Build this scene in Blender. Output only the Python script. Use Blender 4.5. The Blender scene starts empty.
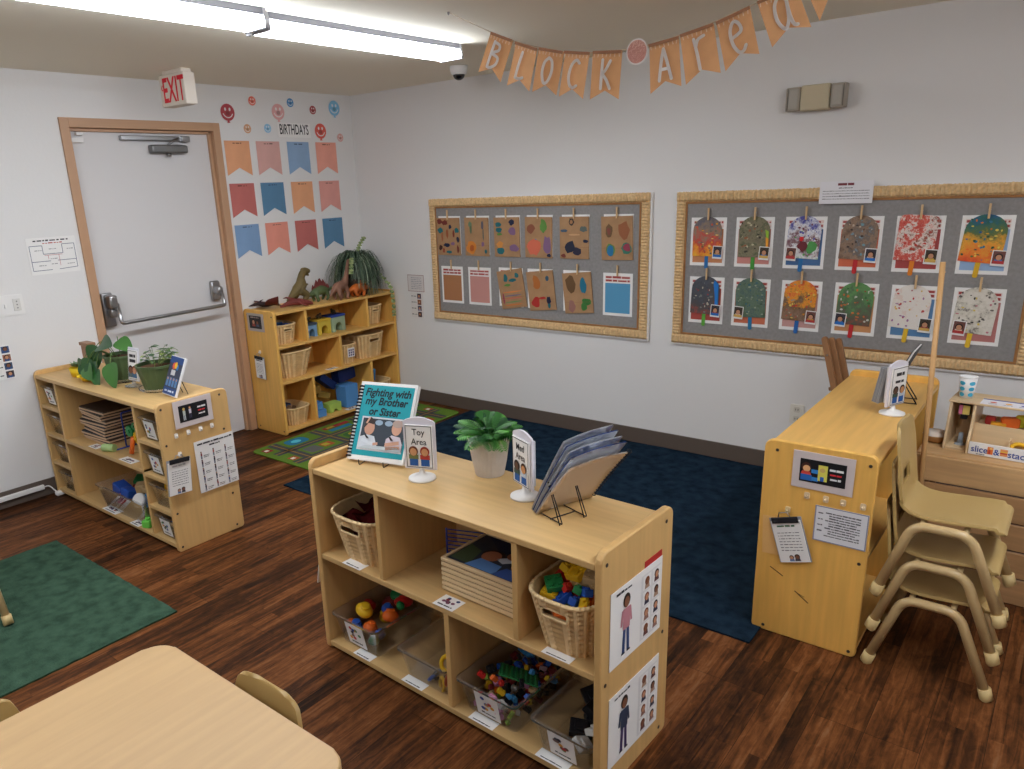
import bpy, bmesh, math, random
from mathutils import Matrix, Vector, Euler
sc = bpy.context.scene
COL = sc.collection
R = math.radians
PI = math.pi
rnd = random.Random(7)

# ------------------------------------------------------------------ materials
def lin(v):
    v /= 255.0
    return v / 12.92 if v <= 0.04045 else ((v + 0.055) / 1.055) ** 2.4
def rgb(c):
    return (lin(c[0]), lin(c[1]), lin(c[2]), 1.0)
_M = {}
def mat(name, c, rough=0.55, spec=0.4, metal=0.0, var=0.0, vscale=8.0, stretch=(1, 1, 1), bump=0.0, bscale=60.0, emit=0.0, sheen=0.0):
    """principled paint/plastic/wood with an optional noise in its colour and a fine bump"""
    if name in _M:
        return _M[name]
    m = bpy.data.materials.new(name); m.use_nodes = True
    nt = m.node_tree; b = nt.nodes['Principled BSDF']
    b.inputs['Base Color'].default_value = rgb(c)
    b.inputs['Roughness'].default_value = rough
    b.inputs['Specular IOR Level'].default_value = spec
    b.inputs['Metallic'].default_value = metal
    if sheen: b.inputs['Sheen Weight'].default_value = sheen
    if emit:
        b.inputs['Emission Color'].default_value = rgb(c); b.inputs['Emission Strength'].default_value = emit
    if var or bump:
        tc = nt.nodes.new('ShaderNodeTexCoord'); mp = nt.nodes.new('ShaderNodeMapping')
        mp.inputs['Scale'].default_value = stretch
        nt.links.new(tc.outputs['Object'], mp.inputs['Vector'])
    if var:
        n = nt.nodes.new('ShaderNodeTexNoise'); n.inputs['Scale'].default_value = vscale; n.inputs['Detail'].default_value = 5
        nt.links.new(mp.outputs[0], n.inputs['Vector'])
        r = nt.nodes.new('ShaderNodeValToRGB')
        c0 = [lin(x) * (1 - var) for x in c]; c1 = [min(1, lin(x) * (1 + var)) for x in c]
        r.color_ramp.elements[0].position = 0.3; r.color_ramp.elements[1].position = 0.7
        r.color_ramp.elements[0].color = (*c0, 1); r.color_ramp.elements[1].color = (*c1, 1)
        nt.links.new(n.outputs['Fac'], r.inputs[0]); nt.links.new(r.outputs[0], b.inputs['Base Color'])
    if bump:
        n2 = nt.nodes.new('ShaderNodeTexNoise'); n2.inputs['Scale'].default_value = bscale; n2.inputs['Detail'].default_value = 3
        bp = nt.nodes.new('ShaderNodeBump'); bp.inputs['Strength'].default_value = bump; bp.inputs['Distance'].default_value = 0.004
        nt.links.new(mp.outputs[0], n2.inputs['Vector'])
        nt.links.new(n2.outputs['Fac'], bp.inputs['Height']); nt.links.new(bp.outputs[0], b.inputs['Normal'])
    _M[name] = m
    return m
def P(r, g, b, rough=0.6):
    return mat('paint_%d_%d_%d' % (r, g, b) + ('' if rough == 0.6 else '_r%d' % (rough * 100)), (r, g, b), rough, 0.3)
def art(name, cols, scale=30.0, grad=0.0, h=0.22, seed=0.0, sharp=0.0):
    """dabbed paint: a ramp of colours driven by noise, optionally layered from bottom to top"""
    if name in _M: return _M[name]
    m = bpy.data.materials.new(name); m.use_nodes = True
    nt = m.node_tree; b = nt.nodes['Principled BSDF']; b.inputs['Roughness'].default_value = 0.7
    tc = nt.nodes.new('ShaderNodeTexCoord'); mp = nt.nodes.new('ShaderNodeMapping')
    mp.inputs['Location'].default_value = (seed, seed * 1.7, seed * 2.3)
    nt.links.new(tc.outputs['Object'], mp.inputs['Vector'])
    n = nt.nodes.new('ShaderNodeTexNoise'); n.inputs['Scale'].default_value = scale; n.inputs['Detail'].default_value = 4; n.inputs['Roughness'].default_value = 0.75
    nt.links.new(mp.outputs[0], n.inputs['Vector'])
    sx = nt.nodes.new('ShaderNodeSeparateXYZ'); nt.links.new(tc.outputs['Object'], sx.inputs[0])
    ma = nt.nodes.new('ShaderNodeMath'); ma.operation = 'MULTIPLY_ADD'   # z -> 0..1
    ma.inputs[1].default_value = grad / h; ma.inputs[2].default_value = grad * 0.5
    nt.links.new(sx.outputs['Z'], ma.inputs[0])
    st = nt.nodes.new('ShaderNodeMapRange'); st.inputs['From Min'].default_value = 0.28; st.inputs['From Max'].default_value = 0.72
    st.inputs['To Max'].default_value = 1 - grad
    nt.links.new(n.outputs['Fac'], st.inputs['Value'])
    ad = nt.nodes.new('ShaderNodeMath'); ad.operation = 'ADD'
    nt.links.new(ma.outputs[0], ad.inputs[0]); nt.links.new(st.outputs[0], ad.inputs[1])
    r = nt.nodes.new('ShaderNodeValToRGB')
    el = r.color_ramp.elements
    while len(el) < len(cols): el.new(0.5)
    for i, c in enumerate(cols):
        el[i].position = (i + 0.5) / len(cols); el[i].color = rgb(c)
    if sharp: r.color_ramp.interpolation = 'CONSTANT'
    nt.links.new(ad.outputs[0], r.inputs[0]); nt.links.new(r.outputs[0], b.inputs['Base Color'])
    _M[name] = m
    return m
def clear(name, tint=(250, 250, 250), opac=0.07):
    """thin clear plastic: mostly see-through with a fresnel gloss"""
    if name in _M: return _M[name]
    m = bpy.data.materials.new(name); m.use_nodes = True
    nt = m.node_tree; nt.nodes.clear()
    o = nt.nodes.new('ShaderNodeOutputMaterial'); t = nt.nodes.new('ShaderNodeBsdfTransparent'); t.inputs[0].default_value = rgb(tint)
    g = nt.nodes.new('ShaderNodeBsdfGlossy'); g.inputs['Roughness'].default_value = 0.08; g.inputs[0].default_value = (.9, .9, .9, 1)
    d = nt.nodes.new('ShaderNodeBsdfDiffuse'); d.inputs[0].default_value = rgb((215, 214, 212))
    m1 = nt.nodes.new('ShaderNodeMixShader'); m1.inputs[0].default_value = opac
    nt.links.new(t.outputs[0], m1.inputs[1]); nt.links.new(d.outputs[0], m1.inputs[2])
    f = nt.nodes.new('ShaderNodeLayerWeight'); f.inputs['Blend'].default_value = 0.06
    m2 = nt.nodes.new('ShaderNodeMixShader'); nt.links.new(f.outputs['Fresnel'], m2.inputs[0])
    nt.links.new(m1.outputs[0], m2.inputs[1]); nt.links.new(g.outputs[0], m2.inputs[2]); nt.links.new(m2.outputs[0], o.inputs['Surface'])
    _M[name] = m
    return m
def plank_floor():
    """dark vinyl planks: each plank printed with narrow strips of differing browns, grain and knots"""
    m = bpy.data.materials.new('dark_plank_vinyl'); m.use_nodes = True
    nt = m.node_tree; N = nt.nodes.new; L = nt.links.new; b = nt.nodes['Principled BSDF']
    tc = N('ShaderNodeTexCoord'); mp = N('ShaderNodeMapping'); mp.inputs['Rotation'].default_value = (0, 0, R(90)); mp.inputs['Location'].default_value = (0.35, 0.03, 0)
    L(tc.outputs['Object'], mp.inputs['Vector'])
    def bricks(w, h, off, fr, mort, loc):
        q = N('ShaderNodeMapping'); q.inputs['Location'].default_value = loc; L(mp.outputs[0], q.inputs['Vector'])
        br = N('ShaderNodeTexBrick'); br.offset = off; br.offset_frequency = fr; br.squash = 1.0
        for k, v in (('Scale', 1.0), ('Brick Width', w), ('Row Height', h), ('Mortar Size', mort), ('Mortar Smooth', 0.3), ('Bias', 0.0)): br.inputs[k].default_value = v
        br.inputs['Color1'].default_value = (0, 0, 0, 1); br.inputs['Color2'].default_value = (1, 1, 1, 1); br.inputs['Mortar'].default_value = (.5, .5, .5, 1); L(q.outputs[0], br.inputs['Vector'])
        return br
    A = bricks(1.22, .15, .37, 3, .0008, (0, 0, 0)); B = bricks(.85, .05, .43, 2, .0, (.3, 0, 0))
    def noise(sx, sy, scale, det, rough=.6, dist=0.0, src=None):
        sh = N('ShaderNodeVectorMath'); sh.operation = 'MULTIPLY_ADD'; sh.inputs[1].default_value = (13, 7, 3); L((src or A).outputs['Color'], sh.inputs[0]); L(mp.outputs[0], sh.inputs[2])
        q = N('ShaderNodeMapping'); q.inputs['Scale'].default_value = (sx, sy, 1); L(sh.outputs[0], q.inputs['Vector'])
        n = N('ShaderNodeTexNoise'); n.inputs['Scale'].default_value = scale; n.inputs['Detail'].default_value = det; n.inputs['Roughness'].default_value = rough; n.inputs['Distortion'].default_value = dist
        L(q.outputs[0], n.inputs['Vector']); return n
    n1 = noise(2.0, 30, 1.6, 8, .62, .8, B); n2 = noise(.9, 5, 2.0, 4); n3 = noise(5, 9, 2.6, 6, .7, 1.2)
    def ma(a, k, c):
        q = N('ShaderNodeMath'); q.operation = 'MULTIPLY_ADD'; q.inputs[1].default_value = k; L(a, q.inputs[0])
        if isinstance(c, float): q.inputs[2].default_value = c
        else: L(c, q.inputs[2])
        return q.outputs[0]
    t = ma(A.outputs['Color'], .16, -.86); t = ma(B.outputs['Color'], .26, t); t = ma(n1.outputs['Fac'], 1.1, t); t = ma(n2.outputs['Fac'], .6, t); t = ma(n3.outputs['Fac'], .62, t)
    r = N('ShaderNodeValToRGB'); el = r.color_ramp.elements
    for _ in range(4): el.new(0.5)
    for e, (p, c) in zip(el, ((0.08, (20, 11, 6)), (0.24, (39, 22, 11)), (0.40, (64, 36, 18)), (0.54, (88, 51, 25)), (0.70, (112, 67, 35)), (0.90, (124, 88, 58)))):
        e.position = p; e.color = rgb(c)
    L(t, r.inputs[0])
    kn = N('ShaderNodeTexVoronoi'); kn.inputs['Scale'].default_value = 2.3; kq = N('ShaderNodeMapping'); kq.inputs['Scale'].default_value = (1.0, 2.2, 1); L(mp.outputs[0], kq.inputs['Vector']); L(kq.outputs[0], kn.inputs['Vector'])
    ks = N('ShaderNodeMapRange'); ks.inputs['From Min'].default_value = .025; ks.inputs['From Max'].default_value = .07; ks.inputs['To Min'].default_value = .75; ks.inputs['To Max'].default_value = 0; L(kn.outputs['Distance'], ks.inputs['Value'])
    m0 = N('ShaderNodeMix'); m0.data_type = 'RGBA'; m0.inputs['B'].default_value = rgb((16, 9, 5)); L(ks.outputs[0], m0.inputs['Factor']); L(r.outputs[0], m0.inputs['A'])
    mx = N('ShaderNodeMix'); mx.data_type = 'RGBA'; mx.inputs['B'].default_value = rgb((16, 9, 6))
    L(A.outputs['Fac'], mx.inputs['Factor']); L(m0.outputs['Result'], mx.inputs['A']); L(mx.outputs['Result'], b.inputs['Base Color'])
    b.inputs['Roughness'].default_value = 0.5; b.inputs['Specular IOR Level'].default_value = 0.10
    bp = N('ShaderNodeBump'); bp.inputs['Strength'].default_value = 0.2; bp.inputs['Distance'].default_value = 0.002
    L(n1.outputs['Fac'], bp.inputs['Height']); L(bp.outputs[0], b.inputs['Normal'])
    return m
def wood(name, c, var=0.16, along='x', rough=0.45, scale=3.0):
    st = {'x': (1, 14, 14), 'y': (14, 1, 14), 'z': (14, 14, 1)}[along]
    return mat(name, c, rough, 0.4, var=var, vscale=scale, stretch=st, bump=0.06, bscale=8)

# ------------------------------------------------------------------ mesh building
_txt = {}
class MB:
    """collects shapes, then links them as ONE mesh object"""
    def __init__(s):
        s.bm = bmesh.new(); s.mats = []; s.M = Matrix.Identity(4); s.sm = False
    def mi(s, m):
        if m not in s.mats: s.mats.append(m)
        return s.mats.index(m)
    def _v(s, p): return s.bm.verts.new(s.M @ Vector(p))
    def _f(s, vs, m, smooth=None):
        try: f = s.bm.faces.new(vs)
        except ValueError: return None
        f.material_index = s.mi(m); f.smooth = s.sm if smooth is None else smooth
        return f
    def poly(s, pts, m): return s._f([s._v(p) for p in pts], m)
    def box(s, c, size, m, bev=0.0, rot=None, seg=2):
        T = Matrix.Translation(c)
        if rot: T = T @ Euler(rot).to_matrix().to_4x4()
        g = bmesh.ops.create_cube(s.bm, size=1.0, matrix=s.M @ T @ Matrix.Diagonal((*size, 1)))
        vs = g['verts']; fs = {f for v in vs for f in v.link_faces}
        k = s.mi(m)
        for f in fs: f.material_index = k
        if bev:
            es = list({e for v in vs for e in v.link_edges})
            r = bmesh.ops.bevel(s.bm, geom=es, offset=min(bev, 0.49 * min(size)), segments=seg, profile=0.5, affect='EDGES', clamp_overlap=True)
            for f in r['faces']: f.material_index = k; f.smooth = True
        return s
    def bx(s, a, b, m, bev=0.0):
        return s.box([(p + q) / 2 for p, q in zip(a, b)], [abs(q - p) for p, q in zip(a, b)], m, bev)
    def prism(s, pts, d0, d1, ax, m, m_side=None):
        f = {'x': lambda a, b, d: (d, a, b), 'y': lambda a, b, d: (a, d, b), 'z': lambda a, b, d: (a, b, d)}[ax]
        A = [s._v(f(a, b, d0)) for a, b in pts]; B = [s._v(f(a, b, d1)) for a, b in pts]
        s._f(A, m, False); s._f(B[::-1], m, False)
        n = len(pts)
        for i in range(n): s._f([A[i], A[(i + 1) % n], B[(i + 1) % n], B[i]], m_side or m, False)
        return s
    def rings(s, rs, m, close=True, cap0=True, cap1=True, smooth=True):
        V = [[s._v(p) for p in r] for r in rs]; n = len(rs[0])
        for a, b in zip(V, V[1:]):
            for i in range(n if close else n - 1):
                s._f([a[i], a[(i + 1) % n], b[(i + 1) % n], b[i]], m, smooth)
        if cap0: s._f(V[0][::-1], m, False)
        if cap1: s._f(V[-1], m, False)
        return s
    def tube(s, pts, r, m, seg=8, closed=False, caps=True):
        pts = [Vector(p) for p in pts]; n = len(pts)
        rr = [r] * n if not isinstance(r, (list, tuple)) else r
        T = []
        for i in range(n):
            a = pts[i - 1] if (i or closed) else pts[i]; b = pts[(i + 1) % n] if (i < n - 1 or closed) else pts[i]
            T.append((b - a).normalized())
        u = T[0].orthogonal().normalized(); rs = []
        for i in range(n):
            u = (u - T[i] * u.dot(T[i]))
            u = u.normalized() if u.length > 1e-6 else T[i].orthogonal().normalized()
            w = T[i].cross(u)
            rs.append([pts[i] + (u * math.cos(2 * PI * k / seg) + w * math.sin(2 * PI * k / seg)) * rr[i] for k in range(seg)])
        if closed:
            V = [[s._v(p) for p in q] for q in rs]
            for i in range(n):
                a, b = V[i], V[(i + 1) % n]
                for k in range(seg): s._f([a[k], a[(k + 1) % seg], b[(k + 1) % seg], b[k]], m, True)
            return s
        return s.rings(rs, m, True, caps, caps)
    def lathe(s, prof, m, seg=24, c=(0, 0, 0), cap0=True, cap1=True, smooth=True):
        return s.rings([[(c[0] + r * math.cos(2 * PI * k / seg), c[1] + r * math.sin(2 * PI * k / seg), c[2] + z) for k in range(seg)] for r, z in prof], m, True, cap0, cap1, smooth)
    def ball(s, c, rad, m, rot=None, u=12, v=8):
        if not isinstance(rad, (tuple, list)): rad = (rad,) * 3
        T = Matrix.Translation(c)
        if rot: T = T @ Euler(rot).to_matrix().to_4x4()
        g = bmesh.ops.create_uvsphere(s.bm, u_segments=u, v_segments=v, radius=1.0, matrix=s.M @ T @ Matrix.Diagonal((*rad, 1)))
        k = s.mi(m)
        for f in {f for w in g['verts'] for f in w.link_faces}: f.material_index = k; f.smooth = True
        return s
    def leaf(s, p, d, up, ln, w, m, bend=0.3, n=5, fold=0.15, heart=False):
        p = Vector(p); d = Vector(d).normalized(); up = Vector(up)
        side = d.cross(up); side = side.normalized() if side.length > 1e-5 else d.orthogonal()
        up = side.cross(d).normalized(); L = []
        for i in range(n + 1):
            t = i / n
            ww = w * (math.sin(PI * min(1, t ** (0.55 if heart else 0.8))) ** (0.6 if heart else 0.9) if 0 < t < 1 else (.35 if heart and t == 0 else 0.04))
            c = p + d * ln * t - up * ln * bend * t * t
            L.append((s._v(c - side * ww / 2 + up * fold * ww), s._v(c), s._v(c + side * ww / 2 + up * fold * ww)))
        for a, b in zip(L, L[1:]):
            s._f([a[0], a[1], b[1], b[0]], m, True); s._f([a[1], a[2], b[2], b[1]], m, True)
        return s
    # --- flat printing on the face of a card that looks along -y
    def rect(s, x0, z0, x1, z1, m, lv=1):
        y = -0.0006 * lv
        return s.poly([(x0, y, z0), (x1, y, z0), (x1, y, z1), (x0, y, z1)], m) and s
    def ell(s, cx, cz, rx, rz, m, lv=1, n=16):
        y = -0.0006 * lv
        s.poly([(cx + rx * math.cos(2 * PI * k / n), y, cz + rz * math.sin(2 * PI * k / n)) for k in range(n)], m); return s
    def flat(s, pts, m, lv=1):
        s.poly([(x, -0.0006 * lv, z) for x, z in pts], m); return s
    def line(s, x0, z0, x1, z1, w, m, lv=1):
        dx, dz = x1 - x0, z1 - z0; l = math.hypot(dx, dz) or 1; nx, nz = -dz / l * w / 2, dx / l * w / 2
        return s.flat([(x0 + nx, z0 + nz), (x0 - nx, z0 - nz), (x1 - nx, z1 - nz), (x1 + nx, z1 + nz)], m, lv)
    def arc(s, cx, cz, r, a0, a1, w, m, lv=1, n=10):
        P_ = [(cx + r * math.cos(R(a0 + (a1 - a0) * i / n)), cz + r * math.sin(R(a0 + (a1 - a0) * i / n))) for i in range(n + 1)]
        for a, b in zip(P_, P_[1:]): s.line(*a, *b, w, m, lv)
        return s
    def outline(s, x0, z0, x1, z1, w, m, lv=1):
        s.rect(x0, z0, x1, z0 + w, m, lv); s.rect(x0, z1 - w, x1, z1, m, lv); s.rect(x0, z0 + w, x0 + w, z1 - w, m, lv); s.rect(x1 - w, z0 + w, x1, z1 - w, m, lv); return s
    def scrawl(s, x0, x1, z, h, m, lv=1, seed=1, fill=0.8):
        """small print too fine to read: a row of word-long strokes"""
        q = random.Random(seed); x = x0
        while x < x1 - h * 0.5:
            w = min(h * q.uniform(1.2, 4.5), x1 - x)
            s.rect(x, z, x + w, z + h * q.uniform(0.6, 1.0), m, lv); x += w + h * q.uniform(0.5, 0.9) / fill
        return s
    def text(s, t, cx, cz, size, m, lv=1, sx=1.0, bold=0.0, shear=0.0):
        key = (t, bold, shear)
        if key not in _txt:
            cu = bpy.data.curves.new('t', 'FONT'); cu.body = t; cu.align_x = 'CENTER'; cu.align_y = 'CENTER'; cu.size = 1.0; cu.offset = bold; cu.shear = shear; cu.resolution_u = 3
            o = bpy.data.objects.new('t', cu); COL.objects.link(o)
            bpy.context.view_layer.update()
            me = o.evaluated_get(bpy.context.evaluated_depsgraph_get()).to_mesh()
            vs = [tuple(v.co) for v in me.vertices]; fs = [tuple(p.vertices) for p in me.polygons]
            o.evaluated_get(bpy.context.evaluated_depsgraph_get()).to_mesh_clear()
            bpy.data.objects.remove(o); bpy.data.curves.remove(cu)
            xs = [v[0] for v in vs]; ys = [v[1] for v in vs]; ox, oy = (min(xs) + max(xs)) / 2, (min(ys) + max(ys)) / 2
            _txt[key] = ([(x - ox, y - oy) for x, y, _ in vs], fs)
        vs, fs = _txt[key]
        V = [s._v((cx + x * size * sx, -0.0006 * lv, cz + y * size)) for x, y in vs]
        for f in fs: s._f([V[i] for i in f], m, False)
        return s
    def figure(s, x, z, h, top, legs, skin, hair, lv=2, arm=True):
        """a small printed child: head, hair, shirt, legs"""
        hd = h * 0.1
        s.ell(x, z + h - hd * 1.0, hd * 1.05, hd * 1.2, hair, lv); s.ell(x, z + h - hd * 1.25, hd * 0.75, hd * 0.9, skin, lv + 1)
        s.flat([(x - h * .11, z + h * .78), (x + h * .11, z + h * .78), (x + h * .10, z + h * .42), (x - h * .10, z + h * .42)], top, lv + 1)
        if arm:
            s.line(x - h * .11, z + h * .76, x - h * .15, z + h * .5, h * .05, top, lv); s.line(x + h * .11, z + h * .76, x + h * .15, z + h * .5, h * .05, top, lv)
        s.line(x - h * .05, z + h * .43, x - h * .07, z + h * .02, h * .075, legs, lv); s.line(x + h * .05, z + h * .43, x + h * .07, z + h * .02, h * .075, legs, lv)
        s.rect(x - h * .13, z, x - h * .03, z + h * .03, P(40, 34, 34), lv + 1); s.rect(x + h * .03, z, x + h * .13, z + h * .03, P(40, 34, 34), lv + 1)
        return s
    def bust(s, x, z, h, top, skin, hair, lv=2):
        s.flat([(x - h * .4, z), (x + h * .4, z), (x + h * .3, z + h * .42), (x - h * .3, z + h * .42)], top, lv)
        s.ell(x, z + h * .66, h * .36, h * .36, hair, lv); s.ell(x, z + h * .6, h * .26, h * .28, skin, lv + 1)
        return s
    def mesh(s, name, recalc=True):
        if recalc: bmesh.ops.recalc_face_normals(s.bm, faces=s.bm.faces)
        me = bpy.data.meshes.new(name); s.bm.to_mesh(me); s.bm.free()
        for m in s.mats: me.materials.append(m)
        return me
def rr(x0, y0, x1, y1, r, n=4):
    out = []
    for cx, cy, a in ((x1 - r, y1 - r, 0), (x0 + r, y1 - r, 90), (x0 + r, y0 + r, 180), (x1 - r, y0 + r, 270)):
        for k in range(n + 1):
            t = R(a + 90 * k / n); out.append((cx + r * math.cos(t), cy + r * math.sin(t)))
    return out
def bez(pts, n=10):
    """smooth curve through the points"""
    pts = [Vector(p) for p in pts]; out = []
    for i in range(len(pts) - 1):
        p0 = pts[max(i - 1, 0)]; p1 = pts[i]; p2 = pts[i + 1]; p3 = pts[min(i + 2, len(pts) - 1)]
        for k in range(n):
            t = k / n
            out.append(0.5 * ((2 * p1) + (p2 - p0) * t + (2 * p0 - 5 * p1 + 4 * p2 - p3) * t * t + (3 * p1 - p0 - 3 * p2 + p3) * t ** 3))
    return out + [pts[-1]]
def roundpath(pts, r, n=5):
    pts = [Vector(p) for p in pts]; out = [pts[0]]
    for a, b, c in zip(pts, pts[1:], pts[2:]):
        p = b + (a - b).normalized() * r; q = b + (c - b).normalized() * r
        for k in range(n + 1):
            t = k / n; out.append(p * (1 - t) ** 2 + b * 2 * t * (1 - t) + q * t * t)
    return out + [pts[-1]]

# ------------------------------------------------------------------ objects
def part(name, mb, parent, label=None):
    o = bpy.data.objects.new(name, mb if isinstance(mb, bpy.types.Mesh) else mb.mesh(name)); COL.objects.link(o)
    o.parent = parent
    if label: o['label'] = label
    return o
def tag(o, label, cat, group=None):
    o['label'] = label; o['category'] = cat
    if group: o['group'] = group
    return o
def thing(name, label, cat, loc=(0, 0, 0), rz=0.0, group=None, tilt=(0, 0)):
    o = bpy.data.objects.new(name, None); COL.objects.link(o); o.empty_display_size = 0.05
    o.location = loc; o.rotation_euler = (tilt[0], tilt[1], rz)
    return tag(o, label, cat, group)
def solo(name, mb, label, cat, loc=(0, 0, 0), rz=0.0, group=None, tilt=(0, 0)):
    o = part(name, mb, None); o.location = loc; o.rotation_euler = (tilt[0], tilt[1], rz)
    return tag(o, label, cat, group)
def struct(name, mb, parent=None):
    o = part(name, mb, parent)
    if parent is None: o['kind'] = 'structure'
    return o
def dup(src, loc, rz=None, label=None, group=None, tilt=None):
    def cp(o, par):
        c = o.copy(); COL.objects.link(c)
        if par is not None: c.parent = par
        for ch in [x for x in bpy.data.objects if x.parent == o]: cp(ch, c)
        return c
    r = cp(src, None); r.location = loc
    if rz is not None: r.rotation_euler = ((0, 0) if tilt is None else tilt) + (rz,)
    if label: r['label'] = label
    if group: r['group'] = group
    return r
def fuse(mb, name, voxel=0.006, smooth=3):
    """melt overlapping limbs into one continuous skin"""
    me = mb.mesh(name); o = bpy.data.objects.new(name, me); COL.objects.link(o)
    r = o.modifiers.new('r', 'REMESH'); r.mode = 'VOXEL'; r.voxel_size = voxel; r.use_smooth_shade = True
    q = o.modifiers.new('s', 'SMOOTH'); q.iterations = smooth; q.factor = 0.5
    bpy.context.view_layer.update()
    out = bpy.data.meshes.new_from_object(o.evaluated_get(bpy.context.evaluated_depsgraph_get()))
    ms = list(me.materials); bpy.data.objects.remove(o); bpy.data.meshes.remove(me)
    if not out.materials:
        for m in ms: out.materials.append(m)
    out.name = name
    return out
LIGHT = 34.0; EXPO = 0.0
# ================================================================== palette
WHITE = P(232, 230, 228); BLACK = P(22, 21, 22); INK = P(48, 46, 50); GREYINK = P(120, 118, 120); RED = P(178, 44, 42); PAPER = P(236, 234, 232)
WALL = mat('wall_paint', (226, 224, 223), 0.75, 0.25, bump=0.12, bscale=55)
CEIL = mat('ceiling_paint', (244, 238, 222), 0.85, 0.2, bump=0.1, bscale=40)
BASE = mat('vinyl_base', (96, 84, 76), 0.5, 0.3)
MAPLE = wood('maple_laminate', (200, 164, 110), 0.07, 'x'); MAPLE_EDGE = wood('maple_edge', (214, 170, 122), 0.1, 'x')
MAPLE_V = wood('maple_laminate_upright', (206, 166, 108), 0.07, 'z')
GOLD = wood('yellow_laminate', (220, 172, 96), 0.07, 'x'); GOLD_V = wood('yellow_laminate_upright', (228, 176, 90), 0.08, 'z')
STEEL = mat('brushed_steel', (170, 170, 172), 0.3, 0.5, 1.0); DARKMETAL = mat('dark_wire', (40, 40, 46), 0.4, 0.5, 0.6)
SCREW = mat('screw_head', (58, 50, 44), 0.5, 0.4)
SKIN = P(196, 142, 110); SKIN2 = P(128, 84, 62); HAIR = P(44, 32, 28); HAIR2 = P(120, 62, 36); DENIM = P(52, 74, 120)
PEG = wood('clothespin_wood', (206, 172, 128), 0.1, 'z')
KRAFT = mat('kraft_paper', (168, 131, 96), 0.8, 0.2, var=0.1, vscale=14)
WICK = mat('pale_wicker', (226, 196, 148), 0.6, 0.25, var=0.12, vscale=30); WICK2 = mat('tan_wicker', (226, 194, 142), 0.6, 0.25, var=0.12, vscale=30)
CLEAR = clear('clear_plastic')
# ================================================================== room shell
X1, Y0, H = 6.6, -7.2, 2.383
FY0, FY1, FT = -2.263, -1.217, 2.1455           # outer edges of the door frame
m = MB(); m.bx((-0.12, Y0, -0.1), (X1, 0.12, 0), plank_floor()); struct('floor', m)
m = MB(); m.bx((-0.12, Y0, H), (X1, 0.12, H + 0.1), CEIL); struct('ceiling', m)
m = MB(); m.bx((-0.12, 0, 0), (X1, 0.12, H), WALL); struct('wall_back', m)
m = MB(); iy0, iy1, it = FY0 + 0.03, FY1 - 0.03, FT - 0.03
m.bx((-0.12, Y0, 0), (0, iy0, H), WALL); m.bx((-0.12, iy1, 0), (0, 0, H), WALL); m.bx((-0.12, iy0, it), (0, iy1, H), WALL); struct('wall_left', m)
m = MB(); m.bx((X1, Y0, 0), (X1 + 0.12, 0.12, H), WALL); struct('wall_right', m)
m = MB(); m.bx((-0.12, Y0 - 0.12, 0), (X1, Y0, H), WALL); struct('wall_front', m)
def baseboard(name, a, b):
    m = MB(); (x0, y0), (x1, y1) = a, b; d = 0.009
    m.bx((min(x0, x1), min(y0, y1), 0), (max(x0, x1), max(y0, y1), 0.1), BASE, 0.003); struct(name, m)
baseboard('baseboard_back', (0.0, -0.009), (X1, 0)); baseboard('baseboard_left', (0, FY1), (0.009, -0.01)); baseboard('baseboard_left_door', (0, Y0), (0.009, FY0))
baseboard('baseboard_right', (X1 - 0.009, Y0), (X1, -0.01))
# ---- door in the left wall
DF = mat('tan_door_frame', (186, 146, 114), 0.45, 0.4); DOOR = mat('door_paint', (214, 211, 211), 0.5, 0.35)
d = bpy.data.objects.new('door_1', None); COL.objects.link(d); d['kind'] = 'structure'
m = MB(); fw = 0.0525
oy0, oy1, ot = FY0 + fw, FY1 - fw, FT - fw
m.bx((0, FY0, 0), (0.014, oy0, FT), DF, 0.002); m.bx((0, oy1, 0), (0.014, FY1, FT), DF, 0.002); m.bx((0, oy0, ot), (0.014, oy1, FT), DF, 0.002)
m.bx((-0.1, FY0 + 0.03, 0), (0, oy0, it), DF); m.bx((-0.1, oy1, 0), (0, FY1 - 0.03, it), DF); m.bx((-0.1, oy0, ot), (0, oy1, it), DF)
m.bx((-0.07, oy0, 0), (-0.022, oy0 + 0.018, ot), DF, 0.002); m.bx((-0.07, oy1 - 0.018, 0), (-0.022, oy1, ot), DF, 0.002); m.bx((-0.07, oy0, ot - 0.018), (-0.022, oy1, ot), DF, 0.002)
part('door_frame', m, d)
m = MB(); m.bx((-0.085, oy0 + 0.003, 0.008), (-0.045, oy1 - 0.003, ot - 0.004), DOOR, 0.001); part('door_leaf', m, d)
m = MB(); m.bx((-0.045, -1.90, 2.030), (-0.012, -1.44, 2.058), STEEL, 0.004); m.bx((-0.045, -1.72, 1.955), (0.012, -1.47, 2.005), mat('closer_grey', (128, 128, 128), 0.35, 0.5, 0.7), 0.01)
m.tube([(-0.01, -1.60, 2.0), (0.0, -1.58, 2.02), (-0.015, -1.52, 2.045)], 0.008, STEEL, 8); m.lathe([(0.014, 1.935), (0.014, 1.955)], STEEL, 12, (-0.01, -1.6, 0)); m.bx((-0.045, -1.50, 2.025), (0.0, -1.44, 2.06), STEEL, 0.004)
part('door_closer', m, d)
m = MB(); m.bx((-0.045, -2.190, 0.925), (-0.012, -2.120, 1.135), STEEL, 0.008); m.bx((-0.012, -2.175, 1.04), (0.062, -2.125, 1.125), STEEL, 0.012); m.bx((-0.012, -2.170, 0.985), (0.04, -2.130, 1.04), STEEL, 0.01)
m.bx((-0.045, -1.425, 0.985), (-0.012, -1.355, 1.12), STEEL, 0.012); m.bx((-0.012, -1.42, 1.03), (0.055, -1.375, 1.085), STEEL, 0.014)
part('panic_bar_mount', m, d)
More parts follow.
